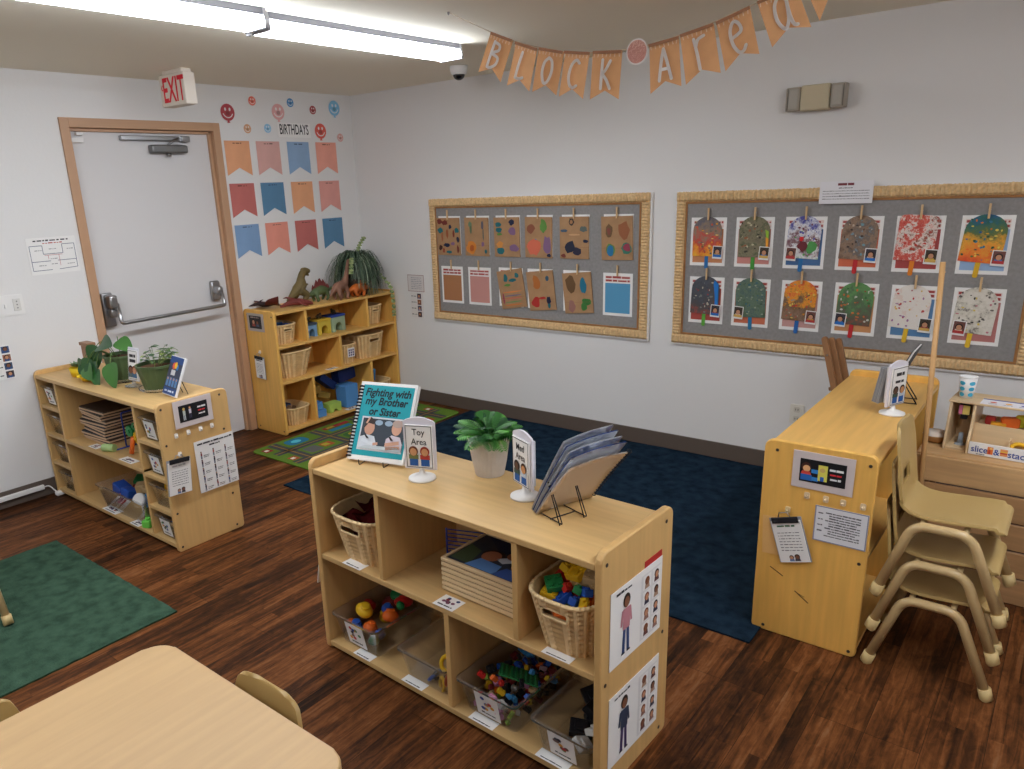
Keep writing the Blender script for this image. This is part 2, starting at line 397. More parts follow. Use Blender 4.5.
m = MB(); m.tube(roundpath([(0.045, -2.128, 1.07), (0.075, -2.132, 0.950), (0.075, -1.392, 0.958), (0.045, -1.392, 1.05)], 0.02), 0.0125, STEEL, 10); part('panic_bar', m, d)
m = MB(); m.bx((-0.044, -2.195, 2.012), (-0.02, -2.125, 2.04), WHITE, 0.003); m.bx((-0.04, -2.165, 2.052), (-0.015, -2.125, 2.07), WHITE, 0.003); part('door_contact', m, d)
# ================================================================== left wall
LW = R(90)                                       # cards on the left wall look along +x
def card(w, h, m_=None, t=0.002, r=0.0):
    m = MB()
    if r: m.prism(rr(-w / 2, -h / 2, w / 2, h / 2, r), 0, t, 'y', m_ or PAPER)
    else: m.bx((-w / 2, 0, -h / 2), (w / 2, t, h / 2), m_ or PAPER)
    return m
def on_left(name, m, label, cat, y, z, group=None, off=0.0035, tilt=0.0): return solo(name, m, label, cat, (off, y, z), LW, group, (0, tilt))
def on_back(name, m, label, cat, x, z, group=None, off=0.0035, tilt=0.0, lean=0.0): return solo(name, m, label, cat, (x, -off, z), 0, group, (lean, tilt))
ORG = (226, 164, 124); PNK = (216, 168, 160); LBL = (142, 170, 202); SAL = (232, 162, 144); REDC = (190, 110, 104); BLU = (92, 132, 164)
rows = [(2.037, (ORG, PNK, LBL, SAL), 'top'), (1.757, (REDC, BLU, ORG, (222, 158, 148)), 'middle'), (1.478, ((126, 156, 192), (226, 148, 130), REDC, BLU), 'bottom')]
cname = {ORG: 'tan orange', PNK: 'dusty pink', LBL: 'light blue', SAL: 'salmon', REDC: 'brick red', BLU: 'deep blue'}
for zt, cs, rn in rows:
    for i, c in enumerate(cs):
        w = 0.202; h = 0.228; pm = mat('pennant_%d_%d_%d' % c, c, 0.75, 0.2, var=0.06, vscale=9)
        m = MB(); m.prism([(-w / 2, 0), (w / 2, 0), (w / 2, -h), (0, -h + 0.052), (-w / 2, -h)], 0, 0.0015, 'y', pm)
        m.scrawl(-0.035, 0.04, -0.02, 0.009, mat('pennant_ink_%d_%d_%d' % c, tuple(int(v * .62) for v in c), 0.8, 0.2), 1, i + len(rn))
        nm = cname.get(c, 'pale blue' if c[2] > 150 else ('coral' if c[0] > 200 else 'rose pink'))
        pos = ('first from the door frame', 'second from the door frame', 'third from the door frame', 'nearest the corner')[i]
        on_left('paper_pennant', m, f'{nm} swallowtail paper pennant in the {rn} birthday row, {pos}', 'pennant', (-1.09, -0.832, -0.562, -0.294)[i], zt, 'birthday pennants on the wall')
sm = [(-1.133, 2.217, 1, (158, 66, 72), 'dark red'), (-0.925, 2.299, 0, (206, 106, 90), 'orange red'), (-0.711, 2.237, 1, (200, 152, 150), 'dusty pink'), (-0.595, 2.304, 0, (80, 132, 176), 'blue'), (-0.39, 2.263, 0, (158, 76, 78), 'dark red'),
      (-0.178, 2.285, 1, (120, 172, 204), 'light blue'), (-0.989, 2.117, 0, (192, 148, 116), 'tan'), (-0.818, 2.124, 0, (134, 178, 204), 'light blue'), (-0.333, 2.117, 1, (200, 92, 82), 'orange red'), (-0.14, 2.074, 0, (200, 152, 144), 'dusty pink')]
where = ['above the door frame corner', 'high above the door frame', 'above the birthdays card', 'high over the birthdays card', 'between blue ones right of the birthdays card', 'nearest the ceiling corner', 'just right of the door frame corner', 'just left of the birthdays card', 'just right of the birthdays card', 'low by the room corner']
for (y, z, big, c, nm), wh in zip(sm, where):
    k = 0.0545 if big else 0.03; c = tuple(min(236, int(v * 1.12)) for v in c); pm = P(*c)
    m = MB(); m.prism([(k * math.cos(2 * PI * i / 24), k * math.sin(2 * PI * i / 24)) for i in range(24)], 0, 0.0015, 'y', pm)
    if big: m.prism([(-.012, -k - .012), (.012, -k - .012), (.004, -k + .004), (-.004, -k + .004)], 0, 0.0015, 'y', pm)
    m.arc(0, k * .1, k * .72, 200, 340, k * .12, WHITE); m.ell(-k * .32, k * .35, k * .14, k * .2, WHITE); m.ell(k * .32, k * .35, k * .14, k * .2, WHITE)
    m.ell(0, -k * .12, k * .3, k * .26, mat('smile_%d_%d_%d' % c, tuple(int(v * .8) for v in c), .6, .3))
    on_left('smiley_balloon' if big else 'smiley_sticker', m, f"{'large ' if big else 'small '}{nm} smiling {'balloon cutout' if big else 'round cutout'} {wh}", 'wall sticker', y, z, 'smiling wall cutouts')
m = card(0.30, 0.098); m.text('BIRTHDAYS', 0, 0.006, 0.098, INK, 1, 0.52, 0.012); on_left('birthdays_card', m, 'white card reading BIRTHDAYS above the paper pennants', 'sign', -0.584, 2.116, off=0.006)
m = card(0.275, 0.205)
bl = P(70, 78, 110)
m.scrawl(-.10, .10, .082, .008, INK, 1, 3); m.scrawl(-.05, .06, .068, .006, RED, 1, 4)
for a in ((-.125, .058, -.055, .058), (-.055, .058, -.055, .01), (-.055, .01, .055, .01), (.055, .01, .055, .06), (.055, .06, .125, .06), (-.125, .058, -.125, -.08), (.125, .06, .125, -.075), (-.125, -.08, -.02, -.08), (.02, -.08, .125, -.075), (-.125, -.03, -.02, -.03), (.02, -.03, .125, -.03)): m.line(*a, .003, bl)
m.line(-.05, .003, .05, .003, .002, RED); m.line(-.03, -.02, -.03, .003, .002, RED); m.line(.03, -.06, .03, .003, .002, RED)
for i, (x, z) in enumerate(((-.1, .03), (.08, .03), (-.09, -.055), (.07, -.055), (-.02, -.02), (-.02, -.05), (-.02, .035))): m.scrawl(x, x + .04, z, .004, GREYINK, 1, i)
on_left('evacuation_map', m, 'white floor plan sheet taped to the wall beside the door', 'poster', -2.428, 1.392)
m = MB(); m.prism(rr(-.066, -.056, .066, .056, .006), 0, 0.006, 'y', WHITE); t = thing('switch_plate', 'white light switch plate on the wall left of the door', 'light switch', (0.0065, -2.708, 1.142), LW)
part('plate', m, t)
m = MB(); m.bx((-.038, -.012, -.012), (-.028, 0, .012), PAPER, .002); part('toggle', m, t)
m = MB(); m.bx((.01, -.004, -.034), (.05, 0, .034), P(214, 212, 208), .003)
for k in range(3): m.ell(.03, .018 - k * .018, .004, .004, GREYINK, 8)
part('keypad', m, t)
m = card(0.10, 0.19)
for k in range(4):
    z = .052 - k * .047; m.rect(.004, z, .046, z + .038, P(*((70, 90, 130), (150, 100, 80), (60, 80, 110), (70, 60, 70))[k]), 1); m.bust(.025, z, .036, P(50, 80, 130), SKIN if k % 2 else SKIN2, HAIR, 2); m.scrawl(-.044, -.004, z + .014, .006, INK, 1, k)
on_left('picture_schedule', m, 'narrow strip of four small pictures under the light switch', 'poster', -2.812, 0.832)
m = MB(); m.bx((0.009, -4.2, 0.048), (0.03, -2.745, 0.076), WHITE, .004); o = solo('cable_cover', m, 'white cable raceway running along the left wall baseboard', 'cable cover')
m = MB(); m.tube(bez([(0.02, -2.744, .06), (0.03, -2.72, .06), (.045, -2.70, .03), (0.06, -2.69, .012)], 6), .004, WHITE, 6); m.bx((.045, -2.705, .0), (.085, -2.66, .024), WHITE, .006)
solo('power_plug', m, 'white cord end and plug lying at the low shelf corner', 'plug')
# ---- exit sign, hung from the ceiling by the door
t = thing('exit_sign', 'white EXIT sign with red letters under the ceiling over the door', 'exit sign', (0.412, -1.77, 2.19))
CREAM = P(226, 216, 204)
m = MB(); m.bx((-.13, 0, 0), (.13, .075, .172), CREAM, .006); part('housing', m, t)
m = MB(); m.bx((-.09, .005, .172), (.11, .07, .1925), CREAM, .004); part('canopy', m, t)
m = MB(); EXR = mat('exit_red', (226, 34, 52), .5, .3); m.text('EXIT', .018, .088, .185, EXR, 1, .60, .02); m.line(-.098, .088, -.112, .075 + .025, .008, EXR); m.line(-.112, .1, -.098, .118, .008, EXR); part('lettering', m, t)
# ---- dome camera on the ceiling
t = thing('dome_camera', 'white ceiling dome camera with dark bubble near the back wall', 'security camera', (1.46, -.44, H))
m = MB(); m.lathe([(.055, -.001), (.055, -.022), (.048, -.045), (.04, -.05)], WHITE, 24); part('housing', m, t)
m = MB(); m.ball((0, 0, -.05), (.037, .037, .032), mat('dark_dome', (14, 14, 18), .12, .6), u=20, v=12); part('lens_dome', m, t)
# ---- fluorescent wrap fixtures
LENS = mat('lit_diffuser', (240, 247, 255), .5, .2, emit=LIGHT)
def fixture(cx, cy, label):
    t = thing('ceiling_light', label, 'ceiling light', (cx, cy, H), R(-1.0), 'fluorescent ceiling lights')
    L_ = 1.22
    m = MB(); m.bx((-.068, -L_ / 2 + .0145, -.0270), (.068, L_ / 2 - .0145, -.0005), P(104, 104, 112), .001); part('housing', m, t)
    for s in (-1, 1):
        m = MB(); m.prism([(-.066, -.001), (.066, -.001), (.079, -.062), (.074, -.073), (-.074, -.073), (-.079, -.062)], s * L_ / 2, s * (L_ / 2 - .014), 'y', P(168, 168, 176)); part('end_cap', m, t)
    m = MB(); q = L_ / 2 - .0145; pr = [(-.064, -.0275), (-.0755, -.052), (-.066, -.068), (.066, -.068), (.0755, -.052), (.064, -.0275)]
    m.rings([[(x, y, z) for x, z in pr] for y in (-q, q)], LENS, True, False, False, False); part('diffuser', m, t)
fixture(1.872, -1.62, 'lit fluorescent ceiling light nearest the back wall')
fixture(1.893, -2.87, 'lit fluorescent ceiling light nearer the door, cut by the photo edge')
for (x, y), w in zip(((5.0, -1.95), (5.02, -3.2), (1.915, -4.12), (3.4, -5.9)), ('nearest the back wall on the right side', 'second on the right side of the room', 'third along the left side', 'behind the viewer')): fixture(x, y, 'added unseen ceiling light ' + w)  # unseen fixtures, added to fill in light from the right and behind
# ================================================================== back wall
t = thing('emergency_light', 'emergency light with beige cover high on the back wall', 'emergency light', (3.45, -.002, 2.026))
m = MB(); m.bx((-.07, -.062, -.06), (.068, 0, .062), P(200, 188, 160), .008); part('cover', m, t)
for s in (-1, 1):
    m = MB(); m.bx((s * .072, -.058, -.055), (s * .142, 0, .058), P(168, 160, 148), .006); m.bx((s * .080, -.061, -.045), (s * .128, -.05, .048), P(176, 170, 160), .004); m.bx((s * .129, -.0605, -.05), (s * .134, -.05, .052), P(120, 114, 106), .001); part('lamp_head', m, t)
m = card(.172, .13, P(214, 208, 206)); m.outline(-.086, -.065, .086, .065, .004, P(150, 110, 105))
for k in range(7): m.scrawl(-.05, .06, .04 - k * .014, .005, P(140, 140, 150), 1, k)
on_back('notice_sheet', m, 'small red-edged notice beside the left bulletin board', 'poster', .585, .960)
m = card(.13, .195, P(222, 218, 215))
for k in range(4):
    z = .052 - k * .048; m.rect(.004, z, .044, z + .04, P(*((66, 54, 72), (150, 96, 70), (92, 84, 104), (70, 46, 56))[k]), 1); m.bust(.024, z, .034, P(*((120, 90, 120), (90, 60, 60), (150, 150, 170), (60, 40, 50))[k]), SKIN, HAIR, 2); m.scrawl(-.06, -.006, z + .016, .007, INK, 1, k + 9)
on_back('picture_schedule', m, 'strip of four small pictures below the red-edged notice', 'poster', .588, .788)
t = thing('wall_outlet', 'white electrical outlet low on the back wall beside the end shelf', 'outlet', (3.484, -.0065, .352))
m = MB(); m.prism(rr(-.037, -.056, .037, .056, .006), 0, .006, 'y', P(222, 218, 208)); part('plate', m, t)
for s in (-1, 1):
    m = MB(); m.prism(rr(-.017, s * .027 - .016, .017, s * .027 + .016, .008), -.002, 0, 'y', P(206, 200, 188)); m.rect(-.008, s * .027 - .005, -.005, s * .027 + .006, BLACK, 4.5); m.rect(.005, s * .027 - .005, .008, s * .027 + .006, BLACK, 4.5); part('socket', m, t)

# ---- bulletin boards
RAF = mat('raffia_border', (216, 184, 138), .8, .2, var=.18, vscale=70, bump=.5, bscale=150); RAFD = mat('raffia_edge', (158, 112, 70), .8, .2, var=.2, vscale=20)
LINEN = mat('grey_burlap', (142, 139, 138), .9, .15, var=.1, vscale=60, bump=.25, bscale=260)
def board(x0, x1, z0, z1, bw, label):
    t = thing('bulletin_board', label, 'bulletin board', ((x0 + x1) / 2, -.002, z0), 0)
    w = x1 - x0; h = z1 - z0
    m = MB(); m.bx((-w / 2 - .004, -.014, -.012), (w / 2 + .012, 0, h), WHITE, .002); part('backing', m, t, 'white board edge showing below the straw border')
    m = MB(); m.bx((-w / 2 + bw * .6, -.0165, bw * .6), (w / 2 - bw * .6, -.0145, h - bw * .6), LINEN); part('fabric', m, t, 'grey burlap board face')
    m = MB(); q = random.Random(4)
    def strip(a, b, n):                           # gathered straw ribbon: one puffed pleat after another
        a = Vector(a); b = Vector(b); d = (b - a).normalized(); s = Vector((-d.z, 0, d.x))
        rs = []
        n = int(n * 1.7)
        for i in range(n * 4 + 1):
            f = i / (n * 4); c = a.lerp(b, f); pf = .005 + .008 * abs(math.sin(i * PI / 4)) + q.uniform(0, .002); e = q.uniform(-.002, .002)
            rs.append([c - s * (bw / 2 + e) + Vector((0, -.017, 0)), c - s * bw * .3 + Vector((0, -.018 - pf, 0)), c + s * bw * .3 + Vector((0, -.018 - pf * .9, 0)), c + s * (bw / 2 + e) + Vector((0, -.017, 0))])
        m.rings(rs, RAF, True, True, True, False)
    strip((-w / 2, 0, h - bw / 2), (w / 2, 0, h - bw / 2), int(w / .035)); strip((-w / 2, 0, bw / 2), (w / 2, 0, bw / 2), int(w / .035))
    strip((-w / 2 + bw / 2, 0, bw), (-w / 2 + bw / 2, 0, h - bw), int(h / .035)); strip((w / 2 - bw / 2, 0, bw), (w / 2 - bw / 2, 0, h - bw), int(h / .035))
    part('straw_border', m, t)
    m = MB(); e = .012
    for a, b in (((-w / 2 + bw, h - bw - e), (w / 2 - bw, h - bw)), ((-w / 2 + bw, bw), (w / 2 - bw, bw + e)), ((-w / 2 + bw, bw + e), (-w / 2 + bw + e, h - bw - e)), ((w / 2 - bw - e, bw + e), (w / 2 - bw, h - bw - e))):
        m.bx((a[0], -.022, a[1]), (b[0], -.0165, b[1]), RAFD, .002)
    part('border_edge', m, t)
board(.780, 2.556, .699, 1.592, .056, 'framed grey bulletin board of paper bag crafts on the back wall')
board(2.724, 4.50, .700, 1.588, .056, 'framed grey bulletin board of painted popsicle crafts on the back wall')
FRONT = .019                                     # front of the burlap, off the wall
def sheet(c, seed, head=True):
    m = card(.207, .272, PAPER, .0012)
    cm = mat('sheet_%d_%d_%d' % c, c, .8, .2)
    m.rect(-.088, -.118, .088, .072 if head else .118, cm)
    if head:
        for k in range(2): m.rect(-.088, .080 + k * .021, .088, .097 + k * .021, P(226, 204, 198)); m.scrawl(-.084, .084, .082 + k * .021, .014, P(164, 70, 66), 2, seed * 3 + k, 1.6)
    return m
def pin(label, x, z, y, group):
    m = MB()
    for s in (-1, 1): m.box((0, s * .003, 0), (.009, .0045, .068), PEG, .001, (s * -.03, 0, 0))
    m.tube([(-.006, 0, .006), (.006, 0, .006)], .0022, STEEL, 6)
    return solo('clothespin', m, label, 'clothespin', (x, y, z), 0, group)
# left board: brown bags drawn on by children
bx = [.966, 1.229, 1.494, 1.757, 2.034, 2.342, .977, 1.236, 1.527, 1.774, 2.062, 2.349]
def blob(m, cx, cz, rx, rz, c, lv, seed, n=12):
    q = random.Random(seed); m.flat([(cx + rx * q.uniform(.7, 1.1) * math.cos(2 * PI * k / n), cz + rz * q.uniform(.7, 1.1) * math.sin(2 * PI * k / n)) for k in range(n)], P(*c), lv)
TEAL = (36, 104, 112); DRED = (110, 46, 38); DBLU = (34, 40, 66); PUR = (128, 96, 130); GRN = (92, 138, 66); SKY = (44, 118, 164); MAG = (150, 60, 80)
bags = [
 [(-.08, .11, .025, .02, DRED), (-.03, .1, .03, .02, DRED), (.02, .07, .015, .018, DBLU), (-.075, .045, .028, .022, TEAL), (.08, .045, .025, .02, TEAL), (-.01, .02, .012, .035, (150, 84, 50)), (.05, .02, .01, .03, (120, 50, 36)), (-.06, 0, .01, .04, (160, 94, 60)), (.09, -.02, .018, .024, DBLU), (-.02, -.06, .035, .016, DBLU), (.04, -.05, .02, .014, PUR), (-.08, -.08, .02, .02, (70, 36, 30)), (.085, -.09, .012, .03, DRED), (0, -.11, .03, .012, TEAL), (-.05, -.1, .012, .02, (150, 70, 46))],
 [(-.055, .085, .02, .024, (110, 130, 100)), (-.05, .05, .012, .03, (92, 110, 80)), (.055, .08, .012, .035, (96, 90, 100)), (.06, .02, .006, .05, (88, 96, 90)), (-.05, -.08, .05, .05, (206, 128, 54)), (-.045, -.08, .02, .025, (180, 92, 40)), (.055, -.05, .014, .02, PUR), (.08, -.1, .012, .018, TEAL)],
 [(-.07, .085, .028, .018, TEAL), (-.065, .05, .03, .018, TEAL), (-.06, .02, .026, .01, GRN), (.045, .1, .026, .022, DBLU), (.05, .04, .036, .028, PUR), (-.06, -.05, .035, .024, (210, 140, 70)), (-.055, -.095, .034, .03, TEAL), (.06, -.075, .045, .026, PUR)],
 [(-.06, .06, .034, .036, (140, 84, 62)), (.04, .075, .032, .05, GRN), (-.04, -.06, .06, .065, (214, 110, 84)), (-.04, -.055, .044, .055, SKY), (.07, -.05, .035, .07, PUR), (.085, -.115, .018, .014, DBLU)],
 [(-.02, .1, .022, .028, (60, 52, 48)), (-.02, .1, .012, .016, (160, 116, 78)), (-.075, .045, .03, .012, (70, 90, 110)), (.07, .055, .032, .02, (90, 100, 96)), (.085, -.02, .022, .012, DBLU), (-.03, -.06, .04, .045, (40, 44, 62)), (.02, -.085, .036, .03, (52, 48, 66)), (-.08, -.115, .02, .014, (120, 60, 50)), (.0, .02, .05, .006, (196, 154, 112))],
 [(-.055, .045, .028, .044, (110, 84, 56)), (-.055, .045, .014, .026, (130, 70, 60)), (.05, .05, .044, .06, (150, 92, 60)), (.052, .045, .03, .046, (78, 86, 56)), (-.045, -.07, .04, .044, (96, 130, 70)), (-.045, -.075, .03, .034, SKY), (.065, -.06, .04, .036, (60, 120, 100)), (.07, -.055, .028, .028, MAG)],
 None, None,
 [(-.04, .08, .02, .03, TEAL), (.02, .06, .04, .012, TEAL), (.06, .09, .02, .02, TEAL), (-.03, .03, .03, .01, GRN), (0, -.02, .085, .006, (214, 130, 70)), (0, -.045, .085, .005, (120, 110, 130)), (.0, -.065, .09, .006, (196, 110, 90)), (.0, -.09, .09, .005, (110, 140, 90)), (.0, -.11, .09, .006, (204, 120, 60)), (-.08, -.06, .008, .04, MAG)],
 [(-.03, .06, .034, .055, (176, 104, 50)), (.06, .08, .015, .02, (60, 90, 110)), (-.05, -.075, .04, .04, (176, 50, 44)), (-.05, -.075, .024, .024, (172, 128, 88)), (.005, -.05, .03, .01, (176, 50, 44)), (.055, -.065, .022, .026, DBLU), (.055, -.1, .012, .022, TEAL)],
 [(-.05, .06, .044, .06, (104, 76, 48)), (.045, .05, .026, .06, (36, 110, 136)), (-.05, -.085, .03, .045, (150, 104, 96)), (.06, -.06, .04, .03, (60, 116, 56)), (.04, -.09, .03, .03, (66, 124, 60))],
 None]
bagname = ['small teal and dark red dabs', 'an orange patch low on the left', 'teal, purple and orange patches', 'a big blue patch and a green oval', 'black scribbles crossing the middle', 'four ringed coloured ovals', '', '', 'wavy coloured lines', 'a red ring low on the left', 'brown, teal and green strokes', '']
sc_col = [(196, 150, 120), (200, 150, 140), (150, 170, 190), (200, 150, 140), (196, 150, 120), (150, 170, 190), (170, 118, 82), (198, 142, 134), (96, 140, 180), (216, 110, 80), (196, 150, 120), (90, 152, 190)]
for i in range(12):
    r_ = i // 6; x = bx[i]; zc = (1.326, .970)[r_]
    plain = bags[i] is None
    on_back('coloured_sheet', sheet(sc_col[i], i), (f"white sheet with a {('tan orange', 'pink', 'bright blue')[(6, 7, 11).index(i)]} block, clipped to the left board" if plain else f'white sheet behind the bag with {bagname[i]}'), 'craft paper', x + (.0 if plain else -.012 if r_ else .006), zc + (0 if plain else .006), 'sheets on the left bulletin board', FRONT + .0014)
    if not plain:
        m = card(.216, .268, KRAFT, .006)
        for j, (cx, cz, rx, rz, c) in enumerate(bags[i]): blob(m, cx, cz, rx, rz, c, 1 + j % 3 + (2 if j > 4 else 0), i * 31 + j)
        m.line(-.108, -.06, .108, -.06, .0015, P(140, 100, 66), 1)
        on_back('paper_bag_craft', m, f'brown paper bag craft with {bagname[i]}', 'craft paper', x, zc - .004, 'paper bag crafts on the left board', FRONT + .010, (0, .01, -.01, .015, .0, -.02, 0, 0, R(-9), R(-6), R(-5), 0)[i], R(1.2))
    what = (f"the sheet with a {('tan orange', 'pink', 'bright blue')[(6, 7, 11).index(i)]} block" if plain else f'the bag with {bagname[i]}')
    pin(f'wooden clothespin holding {what}', x, zc + .152, -(FRONT + (.010 if plain else .0165)), 'clothespins on the left bulletin board')
# right board: painted popsicles with sticks and little photos
px = [2.922, 3.184, 3.450, 3.714, 3.978, 4.250, 2.928, 3.187, 3.456, 3.727, 3.992, 4.260]
G1 = (112, 104, 84); G2 = (80, 92, 76); YEL = (226, 178, 40); RD = (196, 62, 50); WH = (222, 216, 206); BR = (122, 96, 78)
pop = [('sunset', [YEL, (232, 150, 40), RD, (140, 120, 100), (96, 92, 104), (120, 112, 88)], .75, (196, 132, 92), (44, 108, 168), 'grey, red and yellow bands', 'blue'),
 ('moss', [(86, 84, 66), G1, (130, 122, 96), (88, 92, 66), (150, 138, 112)], .1, (204, 138, 130), (70, 150, 60), 'mottled olive grey paint', 'green'),
 ('indigo', [(92, 160, 90), (226, 226, 230), (110, 50, 60), (222, 222, 228), (70, 70, 150), (96, 92, 170)], .6, (76, 108, 152), (44, 112, 172), 'purple top and green corner', 'blue'),
 ('brown', [(92, 76, 64), BR, (146, 120, 100), (108, 96, 90), (120, 140, 150)], .1, (206, 108, 78), (190, 44, 48), 'brown paint with blue edges', 'red'),
 ('rosy', [(226, 214, 204), (196, 70, 60), (210, 96, 80), (226, 216, 208), (150, 90, 72), (190, 60, 52)], .15, (168, 78, 76), (226, 130, 40), 'red dabs on white', 'orange'),
 ('rainbow', [(214, 70, 36), (230, 116, 40), (226, 160, 50), (90, 110, 60), (40, 100, 96), (40, 90, 140)], .85, (150, 176, 210), (214, 170, 40), 'orange below and blue green above', 'yellow'),
 ('slate', [(150, 70, 66), (90, 74, 70), (70, 72, 78), (76, 80, 90), (60, 70, 84)], .5, (170, 78, 70), (90, 160, 60), 'dark slate paint and a blue stripe', 'green'),
 ('fern', [(66, 86, 68), (84, 106, 84), (96, 116, 98), (72, 96, 92), (120, 130, 110)], .1, (200, 112, 84), (40, 116, 160), 'mottled dark green paint', 'blue'),
 ('ember', [(96, 70, 58), (140, 110, 90), (110, 84, 60), (230, 150, 40), (214, 90, 50), (226, 110, 60)], .6, (196, 150, 144), (44, 100, 170), 'orange top and brown base', 'blue'),
 ('meadow', [(140, 80, 60), (90, 84, 70), (80, 110, 76), (96, 146, 84), (84, 130, 80)], .6, (200, 142, 96), (190, 44, 48), 'green top with an orange edge', 'red'),
 ('splash', [(226, 220, 214), (228, 222, 216), (226, 218, 210), (228, 222, 214), (222, 200, 190), (226, 220, 214)], .1, (90, 130, 172), (220, 180, 50), 'pink and yellow dabs on white', 'yellow'),
 ('speckle', [(214, 208, 196), (222, 216, 206), (214, 208, 196), (200, 194, 180), (110, 102, 96), (218, 212, 204)], .1, (184, 120, 116), (222, 182, 50), 'black speckles on cream', 'yellow')]
for i, (nm, cols, gr, sh, stc, desc, sn) in enumerate(pop):
    r_ = i // 6; x = px[i]; zc = (1.307, .970)[r_]
    on_back('coloured_sheet', sheet(sh, 40 + i), f'white-edged coloured sheet behind the popsicle of {desc}', 'craft paper', x, zc, 'sheets on the right bulletin board', FRONT + .0014)
    t = thing('popsicle_craft', f'painted paper popsicle with {desc} on a {sn} stick', 'craft paper', (x + (-.004, .0, -.004, .0, -.01, -.006)[i % 6], -(FRONT + .0075), zc + .03), 0, 'popsicle crafts on the right board', (0, R((0, 0, 3, 3, 3, 5, 2, -2, 3, 3, 4, 4)[i])))
    w, h = .168, .222
    ah = .02 if i == 4 else .078; m = MB(); m.prism([(-w / 2, -h / 2), (w / 2, -h / 2)] + [(w / 2 * math.copysign(abs(math.cos(R(a))) ** (.35 if i == 4 else 1), math.cos(R(a))), h / 2 - ah + ah * math.sin(R(a))) for a in range(0, 181, 15)], 0, .002, 'y', art('painted_' + nm, cols, 19, gr * .8, h, i * 3.1))
    q = random.Random(i)
    SPL = {10: [(176, 80, 96), (214, 176, 90), (186, 66, 60), (160, 110, 150)], 11: [(70, 66, 64), (96, 90, 84), (190, 120, 130), (214, 190, 90)], 9: [(200, 110, 60), (60, 110, 60), (200, 200, 190)], 7: [(150, 160, 140), (60, 100, 110)], 3: [(190, 170, 150), (110, 150, 160), (70, 56, 50)], 1: [(190, 180, 150), (60, 56, 46), (150, 90, 60)], 0: [(226, 200, 120), (210, 90, 60), (110, 104, 90)], 8: [(222, 190, 90), (200, 60, 50), (160, 150, 130)], 6: [(150, 60, 60), (120, 124, 120), (190, 180, 160)], 5: [(226, 200, 90), (60, 120, 150), (40, 80, 60)]}.get(i, [])
    for k in range(44 if i not in (10,) else 26):
        c = q.choice(SPL if (SPL and q.random() < .6) or i == 10 else cols + ([WH] if i in (4, 10, 11, 2) else [])); cx, cz = q.uniform(-.072, .072), q.uniform(-.1, .085)
        blob(m, cx, cz, q.uniform(.003, .009), q.uniform(.003, .008), c, 1 + k % 3, k + 50 * i, 7)
    if i == 6: m.flat([(.05, .09), (.075, .07), (.08, -.06), (.062, -.06), (.058, 0), (.045, .07)], P(40, 120, 200), 4)
    if i == 1:
        m.flat([(.06, .04), (.078, .03), (.08, -.01), (.066, 0)], P(150, 190, 60), 4); m.flat([(.064, 0), (.08, -.01), (.082, -.07), (.068, -.06)], P(226, 150, 50), 4)
    if i == 2: blob(m, -.01, -.01, .012, .014, (210, 40, 44), 4, 5); blob(m, .0, -.045, .03, .03, (110, 44, 52), 4, 9); blob(m, .045, -.05, .03, .035, (80, 150, 80), 4, 11)
    part('painted_body', m, t)
    m = MB(); m.prism(rr(-.0105, -h / 2 - .072, .0105, -h / 2 + .02, .009), .0022, .0042, 'y', P(*stc)); part('stick', m, t, sn + ' stick')
    m = card(.056, .072, PAPER, .001); m.rect(-.024, -.026, .024, .032, P(*((60, 56, 66), (70, 60, 50), (110, 70, 64))[i % 3])); m.bust(0, -.024, .045, P(*((200, 160, 60), (60, 120, 190), (170, 60, 60), (220, 190, 170))[i % 4]), SKIN, HAIR, 2); m.rect(-.022, -.026, .024, -.012, P(*((40, 110, 190), (210, 170, 90), (180, 60, 60))[i % 3]), 4)
    left = i in (2, 7, 9, 11)
    on_back('instant_photo', m, f"photo at the {'left' if left else 'right'} foot of the popsicle of {desc}", 'photo', x + (-.062 if left else .062), zc - .058, 'small photos on the right board', FRONT + .0125, R(4 if left else 3))
    pin(f'wooden clothespin holding the popsicle of {desc}', x, zc + .155, -(FRONT + .014), 'clothespins on the right bulletin board')
m = card(.25, .11, P(228, 226, 230), .0015)
m.scrawl(-.04, .035, .034, .013, P(120, 50, 60), 1, 5, 3); m.scrawl(-.035, .03, .02, .004, INK, 1, 6, 2)
for k in range(4): m.scrawl(-.11, .11, .006 - k * .013, .0035, GREYINK, 1, 20 + k, 2)
m.scrawl(-.03, .03, -.02, .005, INK, 2, 8, 2)
on_back('board_caption', m, 'white caption card over the top border of the popsicle board', 'sign', 3.632, 1.562, off=.036)
